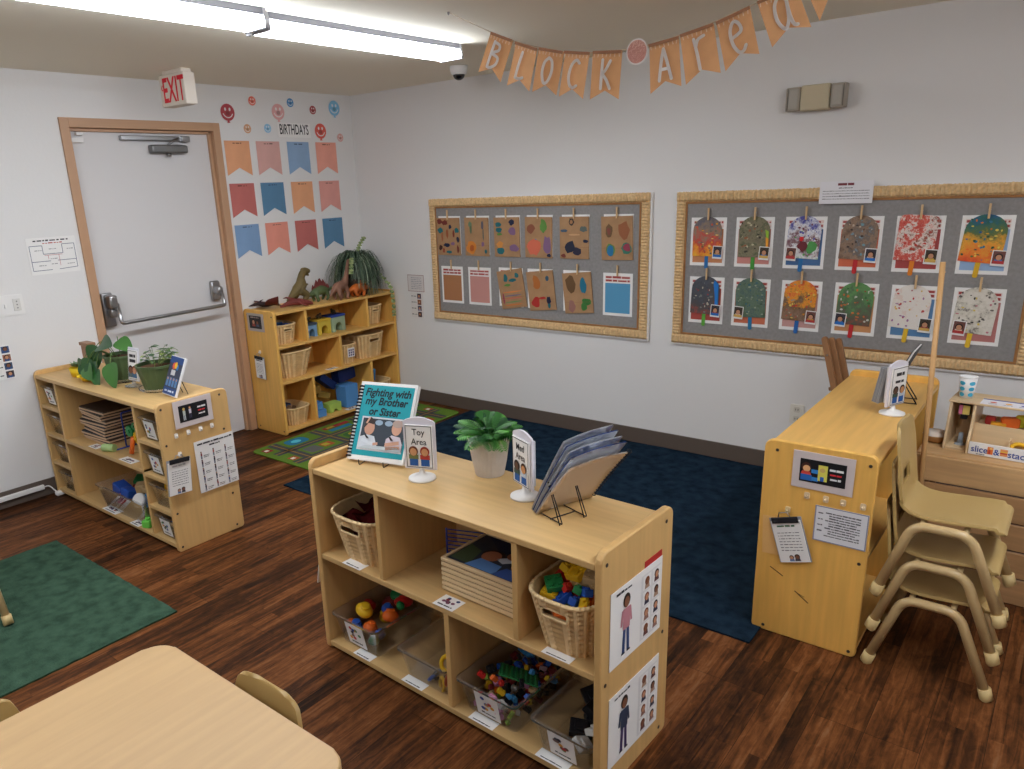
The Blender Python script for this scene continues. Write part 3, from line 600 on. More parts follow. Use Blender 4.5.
# ================================================================== shelf units
class Unit:
    def __init__(s, o, rz):
        s.M = Matrix.Translation((o[0], o[1], 0)) @ Matrix.Rotation(rz, 4, 'Z'); s.o = o; s.rz = rz
    def at(s, u, v, z): return tuple(s.M @ Vector((u, v, z)))
def bevprism(m, pts, d0, d1, ax, mt, bev):
    n0 = set(m.bm.faces); m.prism(pts, d0, d1, ax, mt)
    fs = [f for f in m.bm.faces if f not in n0]; caps = sorted(fs, key=lambda f: -len(f.verts))[:2]
    es = {e for f in caps for e in f.edges}; k = m.mi(mt)
    r = bmesh.ops.bevel(m.bm, geom=list(es), offset=bev, segments=2, profile=.5, affect='EDGES', clamp_overlap=True)
    for f in r['faces']: f.material_index = k; f.smooth = True
def shelf_unit(U, label, w, d, h, top, shelves, divs, wd, wv, screws=()):
    t = thing('storage_shelf', label, 'shelf', (U.o[0], U.o[1], 0), U.rz)
    T = .023
    for s in (0, 1):
        m = MB(); bevprism(m, rr(0, 0, d, h, .018)[10:] + rr(0, 0, d, h, .030)[:10], s * (w - T), s * (w - T) + T, 'x', wv, .0045)
        for y in (.022, d - .045):
            for z in screws:
                x = (-.001, w + .001)[s]; m.lathe([(.0065, -.001), (.0065, .001)], SCREW, 10, (0, 0, 0)) if 0 else None
                m.prism([(y + .006 * math.cos(2 * PI * k / 10), z + .006 * math.sin(2 * PI * k / 10)) for k in range(10)], x, x + (.0009 if s else -.0009), 'x', SCREW)
        part('side_panel', m, t)
    m = MB(); m.bx((T, d - .012, .012), (w - T, d - .004, top - .018), wv); part('back_panel', m, t)
    m = MB(); m.bx((T, .002, top - .021), (w - T, d - .003, top), wd, .003); part('top_board', m, t)
    for z, a, b in shelves:
        m = MB(); m.bx((max(a, T), .004, z - .02), (min(b, w - T), d - .012, z), wd, .002); part('shelf_board', m, t)
    for x, z0, z1 in divs:
        m = MB(); m.bx((x, .006, z0), (x + .02, d - .012, z1), wv, .002); part('divider', m, t)
    return t
UA = Unit((.354, -1.212), R(90)); UB = Unit((.026, -2.680), 0); UC = Unit((2.594, -2.773), R(-2.2)); UD = Unit((4.205, -1.705), R(90))
shelf_unit(UA, 'tall maple shelf holding baskets in the room corner beside the door', 1.20, .347, .901, .89, [(.035, 0, 2), (.392, 0, 2), (.648, 0, 2)], [(.278, .648, .869), (.885, .648, .869), (.583, .392, .628), (.29, .035, .372), (.885, .035, .372)], GOLD, GOLD_V, (.862, .03))
shelf_unit(UB, 'low maple shelf with potted plants on top by the door', 1.362, .382, .760, .737, [(.038, 0, 2), (.389, .26, 1.13), (.562, 0, .245), (.39, 0, .245), (.215, 0, .245), (.553, 1.13, 2), (.376, 1.13, 2), (.205, 1.13, 2)], [(.24, .038, .716), (1.11, .038, .716)], MAPLE, MAPLE_V, (.732, .553, .203, .025))
shelf_unit(UC, 'low maple toy shelf in the middle of the room with a book on top', 1.210, .392, .770, .737, [(.035, 0, 2), (.403, 0, 2)], [(.337, .403, .716), (.912, .403, .716), (.632, .035, .383)], MAPLE, MAPLE_V, (.733, .372, .03))
shelf_unit(UD, 'low yellow maple shelf standing end-on beside the stacked chairs', 1.22, .366, .766, .737, [(.035, 0, 2), (.39, 0, 2)], [(.6, .035, .716)], GOLD, GOLD_V, (.73, .37, .022))

WEAVE_SHADE = mat('pale_wicker_recess_shade', (196, 160, 112), .7, .2, var=.12, vscale=30); WEAVE_SHADE2 = mat('tan_wicker_recess_shade', (204, 166, 114), .7, .2, var=.12, vscale=30)  # browner wicker: shade painted into the recessed weave between the ribs
# ------------------------------------------------------------------ baskets and bins
def basket(label, U, u, v, z, w, d, h, group, taper=.8, hole=True, wk=None, rot=0, handle=False, tagcard=None, cat='basket', ruffle=0.0):
    wk = wk or WICK; wv = WEAVE_SHADE if wk is WICK else WEAVE_SHADE2; nt = 84; nr = max(10, int(h / .0085)); e = 3.4
    t = thing('wicker_basket', label, cat, U.at(u, v, z), U.rz + rot, group)
    def ring(f, off, zz): 
        k = taper + (1 - taper) * f; out = []
        for i in range(nt):
            a = 2 * PI * i / nt; c, s = math.cos(a), math.sin(a)
            o = off(i) if callable(off) else off
            out.append(((w / 2 * k + o) * math.copysign(abs(c) ** (2 / e), c), (d / 2 * k + o) * math.copysign(abs(s) ** (2 / e), s), zz))
        return out
    hz0, hz1 = .68 * h, .83 * h; hw = w * .19
    m = MB()
    def shell(ph, inset):
        V = []
        for j in range(nr + 1):
            f = j / nr
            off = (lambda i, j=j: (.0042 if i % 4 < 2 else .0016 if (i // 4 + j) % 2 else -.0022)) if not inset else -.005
            V.append([m._v(p) for p in ring(f, off, h * f)])
        for j in range(nr):
            for i in range(nt):
                a, b = V[j][i], V[j][(i + 1) % nt]
                zc = h * (j + .5) / nr; xc = (a.co.x + b.co.x) / 2; yc = a.co.y
                if hole and yc < 0 and abs(xc) < hw and hz0 < zc < hz1 and abs(yc) > d * .3: continue
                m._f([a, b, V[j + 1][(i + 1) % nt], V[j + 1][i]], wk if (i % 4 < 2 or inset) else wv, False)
        return V
    shell(0, False); shell(0, True)
    m.poly([p for p in ring(0, -.003, .003)], wk)
    part('woven_body', m, t)
    m = MB(); r0 = ring(1, 0, h)
    if ruffle: r0 = [(x, y, z_ + ruffle * (x / (w / 2))) for x, y, z_ in r0]
    m.tube(r0, .0065, wk, 6, True)
    for k in range(0, nt, 2):
        x, y, z_ = r0[k]; m.ball((x * 1.005, y * 1.005, z_ + .002), (.0075, .0075, .006), wk, None, 6, 4)
    part('rim', m, t)
    if hole:
        yf = -(d / 2) * (taper + (1 - taper) * .75) - .001
        m = MB(); m.tube([(x, yf + .0, z_) for x, z_ in rr(-hw, hz0, hw, hz1, (hz1 - hz0) * .35, 3)], .0042, wk, 6, True); part('grip_edge', m, t)
    if handle:
        for s in (-1, 1):
            m = MB(); m.tube(bez([(s * w * .46, 0, h * .35), (s * (w * .5 + .012), 0, h * .7), (s * (w * .5 + .014), 0, h * 1.02), (s * w * .49, 0, h * 1.1)], 5), .006, wk, 6); part('handle', m, t)
    if tagcard:
        m = MB(); yf = -(d / 2) - .004
        m.bx((-.035, yf - .001, h * .35), (.035, yf, h * .35 + .07), PAPER); T = m.M; m.M = Matrix.Translation((0, yf - .001, h * .35))
        for i in range(3):
            for j in range(3): m.rect(-.026 + i * .02, .008 + j * .019, -.012 + i * .02, .022 + j * .019, P(90, 80, 120))
        part('picture_card', m, t)
    return t
def bin_(label, U, u, v, z, w, d, h, group, pic=None, taper=.86):
    t = thing('clear_bin', label, 'storage bin', U.at(u, v, z), U.rz, group)
    def ring(k, zz, o=0): return [(x, y, zz) for x, y in rr(-w / 2 * k - o, -d / 2 * k - o, w / 2 * k + o, d / 2 * k + o, .02, 3)]
    m = MB()
    m.rings([ring(1, h, -.0025), ring(taper, .004, -.003), ring(taper, .0), ring(1, h - .006), ring(1, h - .006, .007), ring(1, h, .007), ring(1, h, -.0025)], CLEAR, True, False, False, True)
    m.poly(ring(taper, .0035, -.003), CLEAR)
    part('tub', m, t)
    if pic is not None:
        m = MB(); kz = .5; yf = -d / 2 * (taper + (1 - taper) * kz) - .002; a = math.atan2(d / 2 * (1 - taper), h)
        m.M = Matrix.Translation((0, yf, h * kz)) @ Matrix.Rotation(a, 4, 'X')
        s = min(w * .36, h * .40); m.bx((-s, -.0012, -s), (s, 0, s), PAPER); m.M = m.M @ Matrix.Translation((0, -.0012, 0))
        q = random.Random(pic)
        for k in range(9): m.ell(q.uniform(-.6, .6) * s, q.uniform(-.3, .65) * s, s * .18, s * .15, P(*q.choice([(190, 60, 60), (60, 80, 150), (60, 60, 70), (220, 160, 60), (90, 140, 90), (120, 90, 80)])), 1 + k % 3, 8)
        m.scrawl(-.6 * s, .6 * s, -.75 * s, s * .14, INK, 1, pic, 2)
        part('picture_card', m, t)
    return t
def shelf_tag(U, u, v, z, w, d, label, seed, pic=True):
    m = MB(); m.bx((-w / 2, -d / 2, 0), (w / 2, d / 2, .001), PAPER); T = m.M; m.M = Matrix.Translation((0, 0, .001)) @ Matrix.Rotation(R(-90), 4, 'X'); q = random.Random(seed)
    if pic:
        for k in range(8): m.ell(q.uniform(-.28, .28) * w, q.uniform(-.12, .34) * d, w * .09, d * .1, P(*q.choice([(120, 70, 90), (60, 70, 110), (60, 56, 60), (150, 60, 60)])), 1 + k % 3, 8)
    m.scrawl(-.35 * w, .35 * w, -.36 * d, d * .13, INK, 1, seed, 2)
    return solo('shelf_label', m, label, 'label', U.at(u, v, z + .0006), U.rz, 'paper labels on the shelves')

# ------------------------------------------------------------------ toys
TOY = {'red': (196, 44, 40), 'yellow': (236, 190, 40), 'blue': (40, 84, 176), 'green': (40, 128, 70), 'lime': (150, 190, 60), 'orange': (232, 110, 40), 'sky blue': (70, 150, 210), 'black': (30, 30, 34), 'white': (222, 220, 216), 'tan': (206, 176, 130), 'dark red': (110, 34, 34), 'pink': (226, 150, 190)}
def plastic(c): return P(*TOY[c], .35)
_br = {}
def brick_mesh(nx, ny, s, c, hh=1.15):
    k = (nx, ny, s, c, hh)
    if k not in _br:
        m = MB(); pm = plastic(c); h = s * hh
        m.box((0, 0, h / 2), (nx * s, ny * s, h), pm, s * .06)
        for i in range(nx):
            for j in range(ny): m.lathe([(s * .3, h - .0002), (s * .3, h + s * .2)], pm, 8, ((i - (nx - 1) / 2) * s, (j - (ny - 1) / 2) * s, 0), False, True, False)
        _br[k] = m.mesh('building_brick')
    return _br[k]
def toss(me, name, label, cat, U, p, q, group, tilt=.6):
    o = bpy.data.objects.new(name, me); COL.objects.link(o); o.location = U.at(*p)
    o.rotation_euler = (q.uniform(-tilt, tilt), q.uniform(-tilt, tilt), q.uniform(0, 6.28)); return tag(o, label, cat, group)
def heap(U, u0, u1, v0, v1, z0, nu, nv, nl, step, fn, seed, skip=0.0):
    """one toy per cell of a jittered grid, layer on layer"""
    q = random.Random(seed); k = 0
    for l in range(nl):
        for i in range(nu):
            for j in range(nv):
                if q.random() < skip: continue
                f = (l % 2) * .25
                u = u0 + (u1 - u0) * (i + .5 + f * .5 + q.uniform(-.12, .12)) / nu; v = v0 + (v1 - v0) * (j + .5 + q.uniform(-.12, .12)) / nv
                fn((min(u1, u), v, z0 + step * l + q.uniform(0, step * .2)), q, k); k += 1

# ================================================================== middle shelf: what stands in it
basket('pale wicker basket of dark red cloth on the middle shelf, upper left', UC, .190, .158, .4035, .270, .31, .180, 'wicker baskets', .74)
q = random.Random(5)
for i, (u, v, z, a) in enumerate(((.15, .09, .535, .3), (.21, .12, .555, -.2), (.15, .19, .56, .1), (.23, .19, .58, .5), (.20, .22, .60, .0))):
    m = MB(); n = 7; cm = mat('dark_red_felt', (96, 26, 26), .9, .1, var=.2, vscale=30)
    vs = [[m._v((.080 * (i_ / (n - 1) - .5) * 2 * .8, .058 * (j_ / (n - 1) - .5) * 2, .018 * math.sin(i_ * 1.1 + i) * math.cos(j_ * 1.3) + .02 * abs(i_ - 3) / 3 * math.sin(i))) for j_ in range(n)] for i_ in range(n)]
    for a_ in range(n - 1):
        for b_ in range(n - 1): m._f([vs[a_][b_], vs[a_ + 1][b_], vs[a_ + 1][b_ + 1], vs[a_][b_ + 1]], cm, True)
    bmesh.ops.solidify(m.bm, geom=m.bm.faces[:], thickness=.006)
    o = solo('felt_cloth', m, 'folded dark red cloth inside the upper left wicker basket', 'cloth', UC.at(u, v, z), UC.rz + a, 'dark red cloths in the basket', (.25 * math.sin(i * 2), .3 * math.cos(i * 1.7)))
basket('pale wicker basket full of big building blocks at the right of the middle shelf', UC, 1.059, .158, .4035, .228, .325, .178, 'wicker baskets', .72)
cs = ['yellow', 'red', 'green', 'blue', 'orange', 'yellow', 'lime', 'red', 'tan', 'blue', 'orange', 'yellow']
def duplo(p, q, k):
    c = cs[(k * 5 + q.randrange(3)) % len(cs)]; nx = q.choice((1, 2, 2)); ny = 1 if nx == 1 else q.choice((1, 1, 2))
    toss(brick_mesh(nx, ny, .025, c, .85), 'building_block', f'chunky {c} building block heaped in the right wicker basket', 'toy block', UC, p, q, f'{c} blocks in the right wicker basket', .5)
heap(UC, .978, 1.138, .045, .285, .512, 4, 5, 1, .03, duplo, 11); heap(UC, .975, 1.142, .042, .29, .543, 4, 5, 1, .03, duplo, 21); heap(UC, .985, 1.132, .06, .28, .572, 4, 5, 1, .03, duplo, 33); heap(UC, 1.0, 1.12, .10, .28, .60, 3, 3, 1, .03, duplo, 45)
toss(brick_mesh(2, 1, .036, 'orange', .8), 'building_block', 'orange building block showing in the grip hole of the right wicker basket', 'toy block', UC, (1.04, .055, .50), random.Random(3), None, .2)
# puzzle trays stacked under the photo puzzle
TRAY = wood('tray_maple', (222, 194, 152), .07, 'x')
for k in range(7):
    t = thing('puzzle_tray', ('topmost' if k == 6 else 'second from top' if k == 5 else 'third from top' if k == 4 else 'fourth from top' if k == 3 else 'third from the bottom' if k == 2 else 'second from the bottom' if k == 1 else 'bottom') + ' pale wooden puzzle tray in the stack on the middle shelf', 'puzzle', UC.at(.705, .20, .4035 + k * .0172), UC.rz + R(2 * math.sin(k * 2)) * .3, 'stacked puzzle trays')
    m = MB(); w, d_ = .298, .232
    m.bx((-w / 2 + .005, -d_ / 2 + .005, 0), (w / 2 - .005, d_ / 2 - .005, .0045), P(120, 92, 64)); part('base_board', m, t)  # inset and coloured darker to paint the shaded gap between stacked trays
    m = MB()
    for a, b in (((-w / 2, -d_ / 2), (w / 2, -d_ / 2 + .013)), ((-w / 2, d_ / 2 - .013), (w / 2, d_ / 2)), ((-w / 2, -d_ / 2 + .013), (-w / 2 + .013, d_ / 2 - .013)), ((w / 2 - .013, -d_ / 2 + .013), (w / 2, d_ / 2 - .013))): m.bx((a[0], a[1], .0045), (b[0], b[1], .0165), TRAY, .002)
    part('raised_rim', m, t)
    if k == 6:
        m = MB(); m.bx((-w / 2 + .014, -d_ / 2 + .014, .005), (w / 2 - .014, d_ / 2 - .014, .013), P(46, 50, 62)); m.M = Matrix.Translation((0, -.10, .0135)) @ Matrix.Rotation(R(-90), 4, 'X')
        m.flat([(-.13, .01), (-.05, .01), (-.07, .1), (-.13, .12)], P(70, 84, 56), 1); m.flat([(-.12, .2), (.13, .2), (.13, .14), (-.02, .13)], P(26, 34, 60), 1)
        m.ell(-.02, .10, .042, .036, P(46, 30, 26), 1); m.ell(-.02, .09, .034, .034, P(168, 108, 78), 2); m.ell(.05, .14, .04, .034, P(36, 26, 24), 1); m.ell(.05, .132, .032, .03, P(150, 92, 66), 2); m.ell(.10, .09, .036, .034, P(36, 26, 24), 2); m.ell(.10, .084, .028, .03, P(176, 118, 88), 3)
        m.flat([(-.06, .0), (.06, .0), (.05, .055), (-.04, .06)], P(96, 140, 200), 3); m.flat([(.05, .0), (.13, .0), (.13, .05), (.07, .055)], P(60, 90, 160), 3); m.flat([(.0, .085), (.03, .11), (.07, .1), (.04, .07)], P(200, 206, 216), 2)
        part('picture', m, t, 'photo puzzle of children in blue shirts')
BLUEW = P(36, 70, 170, .4)
t = thing('puzzle_rack', 'blue wire puzzle rack standing behind the stack of wooden trays', 'rack', UC.at(.408, .272, .4035), UC.rz + R(22))
for x in (0, .145):
    m = MB(); m.tube([(x, .03, .0032), (x, 0, .0032), (x, 0, .108)], .0036, BLUEW, 8); part('upright', m, t)
for k in range(7):
    m = MB(); z = .014 + k * .015; m.tube([(0, 0, z), (.145, 0, z)], .0022, BLUEW, 6); part('wire', m, t)
# ---- clear bins below
BG = 'clear bins on the bottom of the middle shelf'
bin_('clear bin of large plastic toy parts, bottom left of the middle shelf', UC, .152, .188, .0355, .230, .345, .122, BG, 3)
bin_('nearly empty clear bin left of the bottom divider of the middle shelf', UC, .50, .188, .0355, .222, .345, .115, BG, None)
bin_('clear bin of tiny mixed bricks right of the bottom divider of the middle shelf', UC, .785, .188, .0355, .236, .345, .118, BG, 8)
bin_('clear bin of black and white pieces, bottom right of the middle shelf', UC, 1.068, .188, .0355, .208, .345, .115, BG, 14)
# chunky rounded toys in the first bin
def pod(c, r, s=(1, 1, 1)):
    m = MB(); pm = plastic(c); m.ball((0, 0, 0), (r * s[0], r * s[1], r * s[2]), pm, None, 16, 10); m.lathe([(r * .55, r * s[2] * .75), (r * .55, r * s[2] * 1.05), (r * .4, r * s[2] * 1.1)], pm, 14); return m
lst = [('yellow', .115, .105, .15, .036, (1, .85, .7)), ('red', .07, .16, .125, .03, (1.2, .8, .7)), ('blue', .10, .075, .09, .03, (1.1, .7, .8)), ('orange', .16, .09, .10, .028, (1, 1, .8)), ('green', .205, .065, .075, .026, (1.2, .8, .6)), ('blue', .175, .17, .145, .026, (1, .8, .8)), ('orange', .21, .15, .14, .03, (1.1, 1, .8)), ('red', .19, .24, .15, .032, (1, 1.2, .7)), ('green', .14, .27, .15, .034, (1.2, 1, .6)), ('blue', .20, .10, .08, .024, (1, 1, .8)), ('dark red', .105, .25, .11, .034, (1.2, 1, .7)), ('orange', .065, .075, .085, .024, (1, 1, .8)), ('yellow', .13, .20, .085, .03, (1, 1, .8)), ('green', .215, .20, .16, .016, (1, 1, 1))]
nm = {}
for i, (c, u, v, z, r_, s_) in enumerate(lst):
    nm[c] = nm.get(c, 0) + 1; o = solo('plastic_toy_piece', pod(c, r_, s_), f'rounded {c} plastic toy piece in the bottom left clear bin', 'toy', UC.at(u, v, z), i * 1.3, f'{c} toy pieces in the bottom left bin', (.3 * math.sin(i * 3), .4 * math.cos(i)))
    if c == 'yellow' and i == 0: o['label'] = 'large yellow plastic bulb toy topping the bottom left clear bin'; del o['group']
# second bin: a few rings and a small car
def ringtoy(c, r): m = MB(); m.tube([(r * math.cos(2 * PI * k / 18), r * math.sin(2 * PI * k / 18), 0) for k in range(18)], r * .3, plastic(c), 8, True); return m
for i, (c, u, v, z, r_) in enumerate((('yellow', .545, .10, .105, .026), ('yellow', .565, .14, .09, .026), ('red', .575, .07, .075, .02), ('yellow', .555, .06, .05, .022), ('red', .58, .10, .052, .022), ('black', .52, .09, .055, .024), ('blue', .50, .075, .05, .02))):
    solo('ring_toy', ringtoy(c, r_), f'{c} plastic ring toy in the clear bin left of the bottom divider', 'toy', UC.at(u, v, z), i, f'{c} rings in the bin left of the divider', (1.1 + .3 * i, .4 * i))
# third bin: tiny bricks around a green plate
m = MB(); pm = plastic('green'); m.box((0, 0, 0), (.13, .13, .005), pm, .001)
for i in range(8):
    for j in range(8): m.lathe([(.0045, .0024), (.0045, .0045)], pm, 6, ((i - 3.5) * .016, (j - 3.5) * .016, 0), False, True, False)
solo('brick_baseplate', m, 'green studded baseplate tilted in the clear bin of tiny bricks', 'toy', UC.at(.805, .165, .142), .5, None, (-.35, .28))
tc = ['red', 'yellow', 'blue', 'black', 'white', 'sky blue', 'orange', 'dark red', 'tan', 'lime', 'pink', 'black']
def tiny(p, q, k):
    c = q.choice(tc); nx, ny = q.choice(((1, 1), (2, 1), (2, 1), (2, 2)))
    toss(brick_mesh(nx, ny, .0135, c), 'building_brick', f'tiny {c} brick in the clear bin of mixed bricks', 'toy brick', UC, p, q, f'tiny {c} bricks in the clear bin', .9)
heap(UC, .70, .87, .035, .33, .048, 5, 8, 1, .02, tiny, 3); heap(UC, .695, .875, .03, .33, .075, 5, 8, 1, .02, tiny, 5, .1); heap(UC, .69, .88, .03, .33, .102, 5, 8, 1, .02, tiny, 7, .3); heap(UC, .70, .86, .05, .31, .148, 4, 5, 1, .02, tiny, 9, .45)
# fourth bin
def slab(c, w, d_, h_): m = MB(); m.box((0, 0, 0), (w, d_, h_), plastic(c), .003); m.box((0, 0, h_ / 2 + .004), (w * .6, d_ * .6, .008), plastic(c), .002); return m
for i, (c, u, v, z, s_) in enumerate((('black', 1.09, .20, .105, (.10, .06, .03)), ('black', 1.05, .25, .115, (.08, .09, .03)), ('black', 1.11, .28, .14, (.07, .10, .03)), ('white', 1.125, .15, .105, (.05, .09, .02)), ('black', 1.06, .14, .08, (.07, .05, .03)), ('white', 1.10, .09, .075, (.06, .05, .02)), ('black', 1.072, .20, .07, (.06, .06, .03)), ('black', 1.12, .22, .07, (.06, .06, .03)))):
    solo('toy_tile', slab(c, *s_), f'{c} plastic tile piece in the bottom right clear bin', 'toy', UC.at(u, v, z), i * .9, f'{c} pieces in the bottom right bin', (.5 * math.sin(i), .6 * math.cos(i * 2)))
for u, v, z, w, d_, l, pic in ((.19, .024, .035, .095, .045, 'under the left wicker basket of the middle shelf', 0), (.63, .036, .403, .085, .066, 'with toy pictures before the puzzle trays', 1), (1.06, .020, .403, .095, .032, 'under the right wicker basket of the middle shelf', 0)): shelf_tag(UC, u, v, .403 if z < .1 else z, w, d_, 'white paper label ' + l, int(u * 100), pic)
for u, w, l in ((.20, .09, 'first'), (.46, .10, 'second'), (.77, .10, 'third'), (1.04, .11, 'fourth')): shelf_tag(UC, u, .022, .035, w, .038, f'white paper label on the bottom board before the {l} clear bin from the left', int(u * 91), 0)
# ---- posters on its end panel
def face(U, u, v, z): return U.at(u, v, z)
for z0, top, leg, what in ((.40, (190, 130, 140), DENIM, 'a child in a pink top'), (.075, (52, 62, 84), P(70, 56, 96), 'a child in a dark jacket')):
    m = card(.285, .235, PAPER, .0015); m.scrawl(-.115, -.03, .098, .008, INK, 1, int(z0 * 100), 2)
    m.figure(-.06, -.095, .18, P(*top), leg, SKIN2, HAIR, 2)
    m.rect(.02, -.105, .135, .10, P(222, 220, 220), 1)
    for i in range(2):
        for j in range(4): m.rect(.03 + i * .055, -.098 + j * .05, .075 + i * .055, -.055 + j * .05, PAPER, 2); m.bust(.052 + i * .055, -.096 + j * .05, .036, P(*((96, 60, 60), (150, 110, 100), (60, 60, 80), (170, 140, 120))[(i + j) % 4]), SKIN if (i + j) % 3 else SKIN2, HAIR if i else HAIR2, 3)
    on = solo('emotion_poster', m, f'white poster of {what} on the end of the middle shelf', 'poster', UC.at(1.2125, .184, z0 + .118), UC.rz + R(90), None, (0, R(0.6)))
m = card(.10, .02, RED, .001); solo('red_card', m, 'red card corner peeking out above the upper end poster', 'card', UC.at(1.2112, .276, .645), UC.rz + R(90))
# ================================================================== middle shelf: what stands on it
TZ = .7375
t = thing('spiral_book', 'teal spiral-bound book titled Fighting with my Brother or Sister on the middle shelf', 'book', UC.at(.180, .158, TZ + .0115), UC.rz + R(16.9), None, (R(-30), 0))
TE = P(20, 150, 162); w, h = .234, .291
m = MB(); m.bx((-w / 2, 0, 0), (w / 2, .003, h), PAPER, .001)
m.M = Matrix.Translation((0, 0, h / 2)); m.rect(-.104, -.128, .108, .134, TE, 1)
for s, z in (('Fighting with', .103), ('my Brother', .070), ('or Sister', .037)): m.text(s, .004, z, .040, P(16, 40, 48), 2, .92, .03, .15)
m.rect(-.084, -.108, .1, .016, P(206, 210, 214), 2); m.rect(-.078, -.102, .1, .01, P(56, 64, 74), 3)
for i in range(4): m.ell(-.05 + i * .04, -.004, .016, .01, P(150, 170, 190), 4)
m.flat([(-.078, -.06), (-.05, -.05), (-.02, -.055), (.0, -.095), (.0, -.102), (-.078, -.102)], P(206, 212, 220), 4); m.ell(-.045, -.026, .021, .026, P(200, 150, 126), 5); m.flat([(-.068, -.03), (-.064, .006), (-.045, .014), (-.026, .002), (-.03, -.012), (-.052, -.008)], P(60, 48, 44), 6); m.line(-.06, -.01, -.05, .012, .007, P(206, 160, 136), 7); m.line(-.07, -.07, -.02, -.084, .012, P(216, 222, 230), 5); m.line(-.02, -.084, .0, -.08, .01, P(206, 160, 136), 6)
m.flat([(.028, -.102), (.03, -.06), (.05, -.045), (.085, -.05), (.098, -.075), (.098, -.102)], P(206, 196, 206), 4); m.ell(.066, -.02, .02, .025, P(206, 156, 132), 5); m.ell(.068, -.003, .022, .014, P(172, 150, 140), 6); m.line(.03, -.082, .085, -.07, .013, P(206, 160, 136), 6); m.line(.035, -.095, .09, -.088, .012, P(196, 150, 126), 7)
for x, sh, hd in ():
    m.flat([(x - .034, -.102), (x + .034, -.102), (x + .026, -.042), (x - .02, -.042)], P(*sh), 4); m.ell(hd[0], hd[1], .017, .02, P(206, 160, 136), 6); m.ell(hd[0] + .002, hd[1] + .01, .018, .013, P(150, 124, 112), 5); m.line(x - .02, -.05, x + .03, -.075, .012, P(206, 160, 136), 6)
m.flat([(-.078, -.102), (.1, -.102), (.08, -.088), (-.05, -.09)], P(190, 200, 206), 7)
part('front_cover', m, t)
m = MB(); m.bx((-w / 2 + .006, .004, .002), (w / 2 + .004, .016, h - .003), P(226, 226, 226)); m.bx((-w / 2, .017, 0), (w / 2, .019, h), PAPER); part('pages', m, t)
m = MB()
for k in range(22):
    z = .012 + k * .0124; m.tube([(-w / 2 + .006 + .012 * math.cos(a), .009 + .012 * math.sin(a), z) for a in [R(40 + i * 29) for i in range(11)]], .0034, P(14, 16, 26, .7), 5)
part('spiral_binding', m, t)
def wire_easel(label, U, u, v, z, rz, sp=.05, h_=.10, dep=.10):
    t = thing('wire_easel', label, 'easel', U.at(u, v, z), U.rz + rz)
    for s in (-1, 1):
        m = MB(); x = s * sp; m.tube(roundpath([(x - .004, -.022, .022), (x - .004, -.022, .0022), (x - .004, dep, .0022), (x - .002, .028, h_), (x + .002, .028, h_), (x + .006, dep, .0022)], .006, 3), .0018, DARKMETAL, 6); part('wire_leg', m, t)
    m = MB(); m.tube([(-sp, dep * .4, .0022), (sp, dep * .4, .0022)], .0018, DARKMETAL, 6); part('cross_wire', m, t)
wire_easel('black wire easel holding the teal book', UC, .184, .158, TZ, R(16.9))
def flip_sign(label, U, u, v, z, rz, l1, l2, seed, tilt=0):
    t = thing('flip_sign', label, 'sign', U.at(u, v, z), U.rz + rz)
    m = MB(); m.lathe([(.047, 0), (.046, .006), (.03, .012), (.012, .018), (.008, .03), (.008, .04)], WHITE, 28, (0, .004, 0)); part('stand_base', m, t)
    m = MB(); pts = [(-.056, .036), (.056, .036), (.056, .20)] + [(.05 - .1 * k / 10, .206 + .012 * math.sin(PI * k / 10)) for k in range(11)] + [(-.056, .20)]; m.prism(pts, -.003, .004, 'y', P(222, 218, 226)); part('holder', m, t)
    m = MB(); m.bx((-.048, -.010, .042), (.048, -.004, .192), PAPER, .001); m.M = Matrix.Translation((0, -.0102, 0)); m.outline(-.046, .044, .046, .190, .0022, INK)
    m.text(l1, 0, .165, .031, INK, 1, .9, .01) if l1 else m.scrawl(-.024, .026, .158, .016, INK, 1, seed, 3)
    m.text(l2, 0, .135, .031, INK, 1, .9, .01) if l2 else m.scrawl(-.026, .026, .13, .016, INK, 1, seed + 1, 3)
    a, b, c, d_ = (((206, 150, 106), (110, 60, 40), (206, 150, 106), (150, 50, 36)), ((90, 62, 50), (40, 30, 28), (196, 140, 96), (60, 36, 26)))[seed % 2]
    for x, sk, hr, tp in ((-.02, a, b, (116, 120, 70) if seed % 2 == 0 else (60, 84, 74)), (.02, c, d_, (180, 60, 50) if seed % 2 == 0 else (190, 200, 214))):
        m.rect(x - .015, .05, x + .015, .078, P(40, 90, 160), 2); m.rect(x - .017, .074, x + .017, .090, P(*tp), 3); m.ell(x, .102, .0165, .0175, P(*hr), 3); m.ell(x, .099, .012, .0135, P(*sk), 4)
    part('card', m, t)
    m = MB(); m.bx((-.05, .005, .05), (.05, .014, .195), P(200, 200, 206), .001); part('card_stack', m, t)
    return t
flip_sign('white flip sign reading Toy Area beside the teal book', UC, .413, .162, TZ, R(24), 'Toy', 'Area', 0)
flip_sign('white flip sign reading Med Area beside the potted fern', UC, .782, .241, TZ, R(-22), 'Med', 'Area', 1)
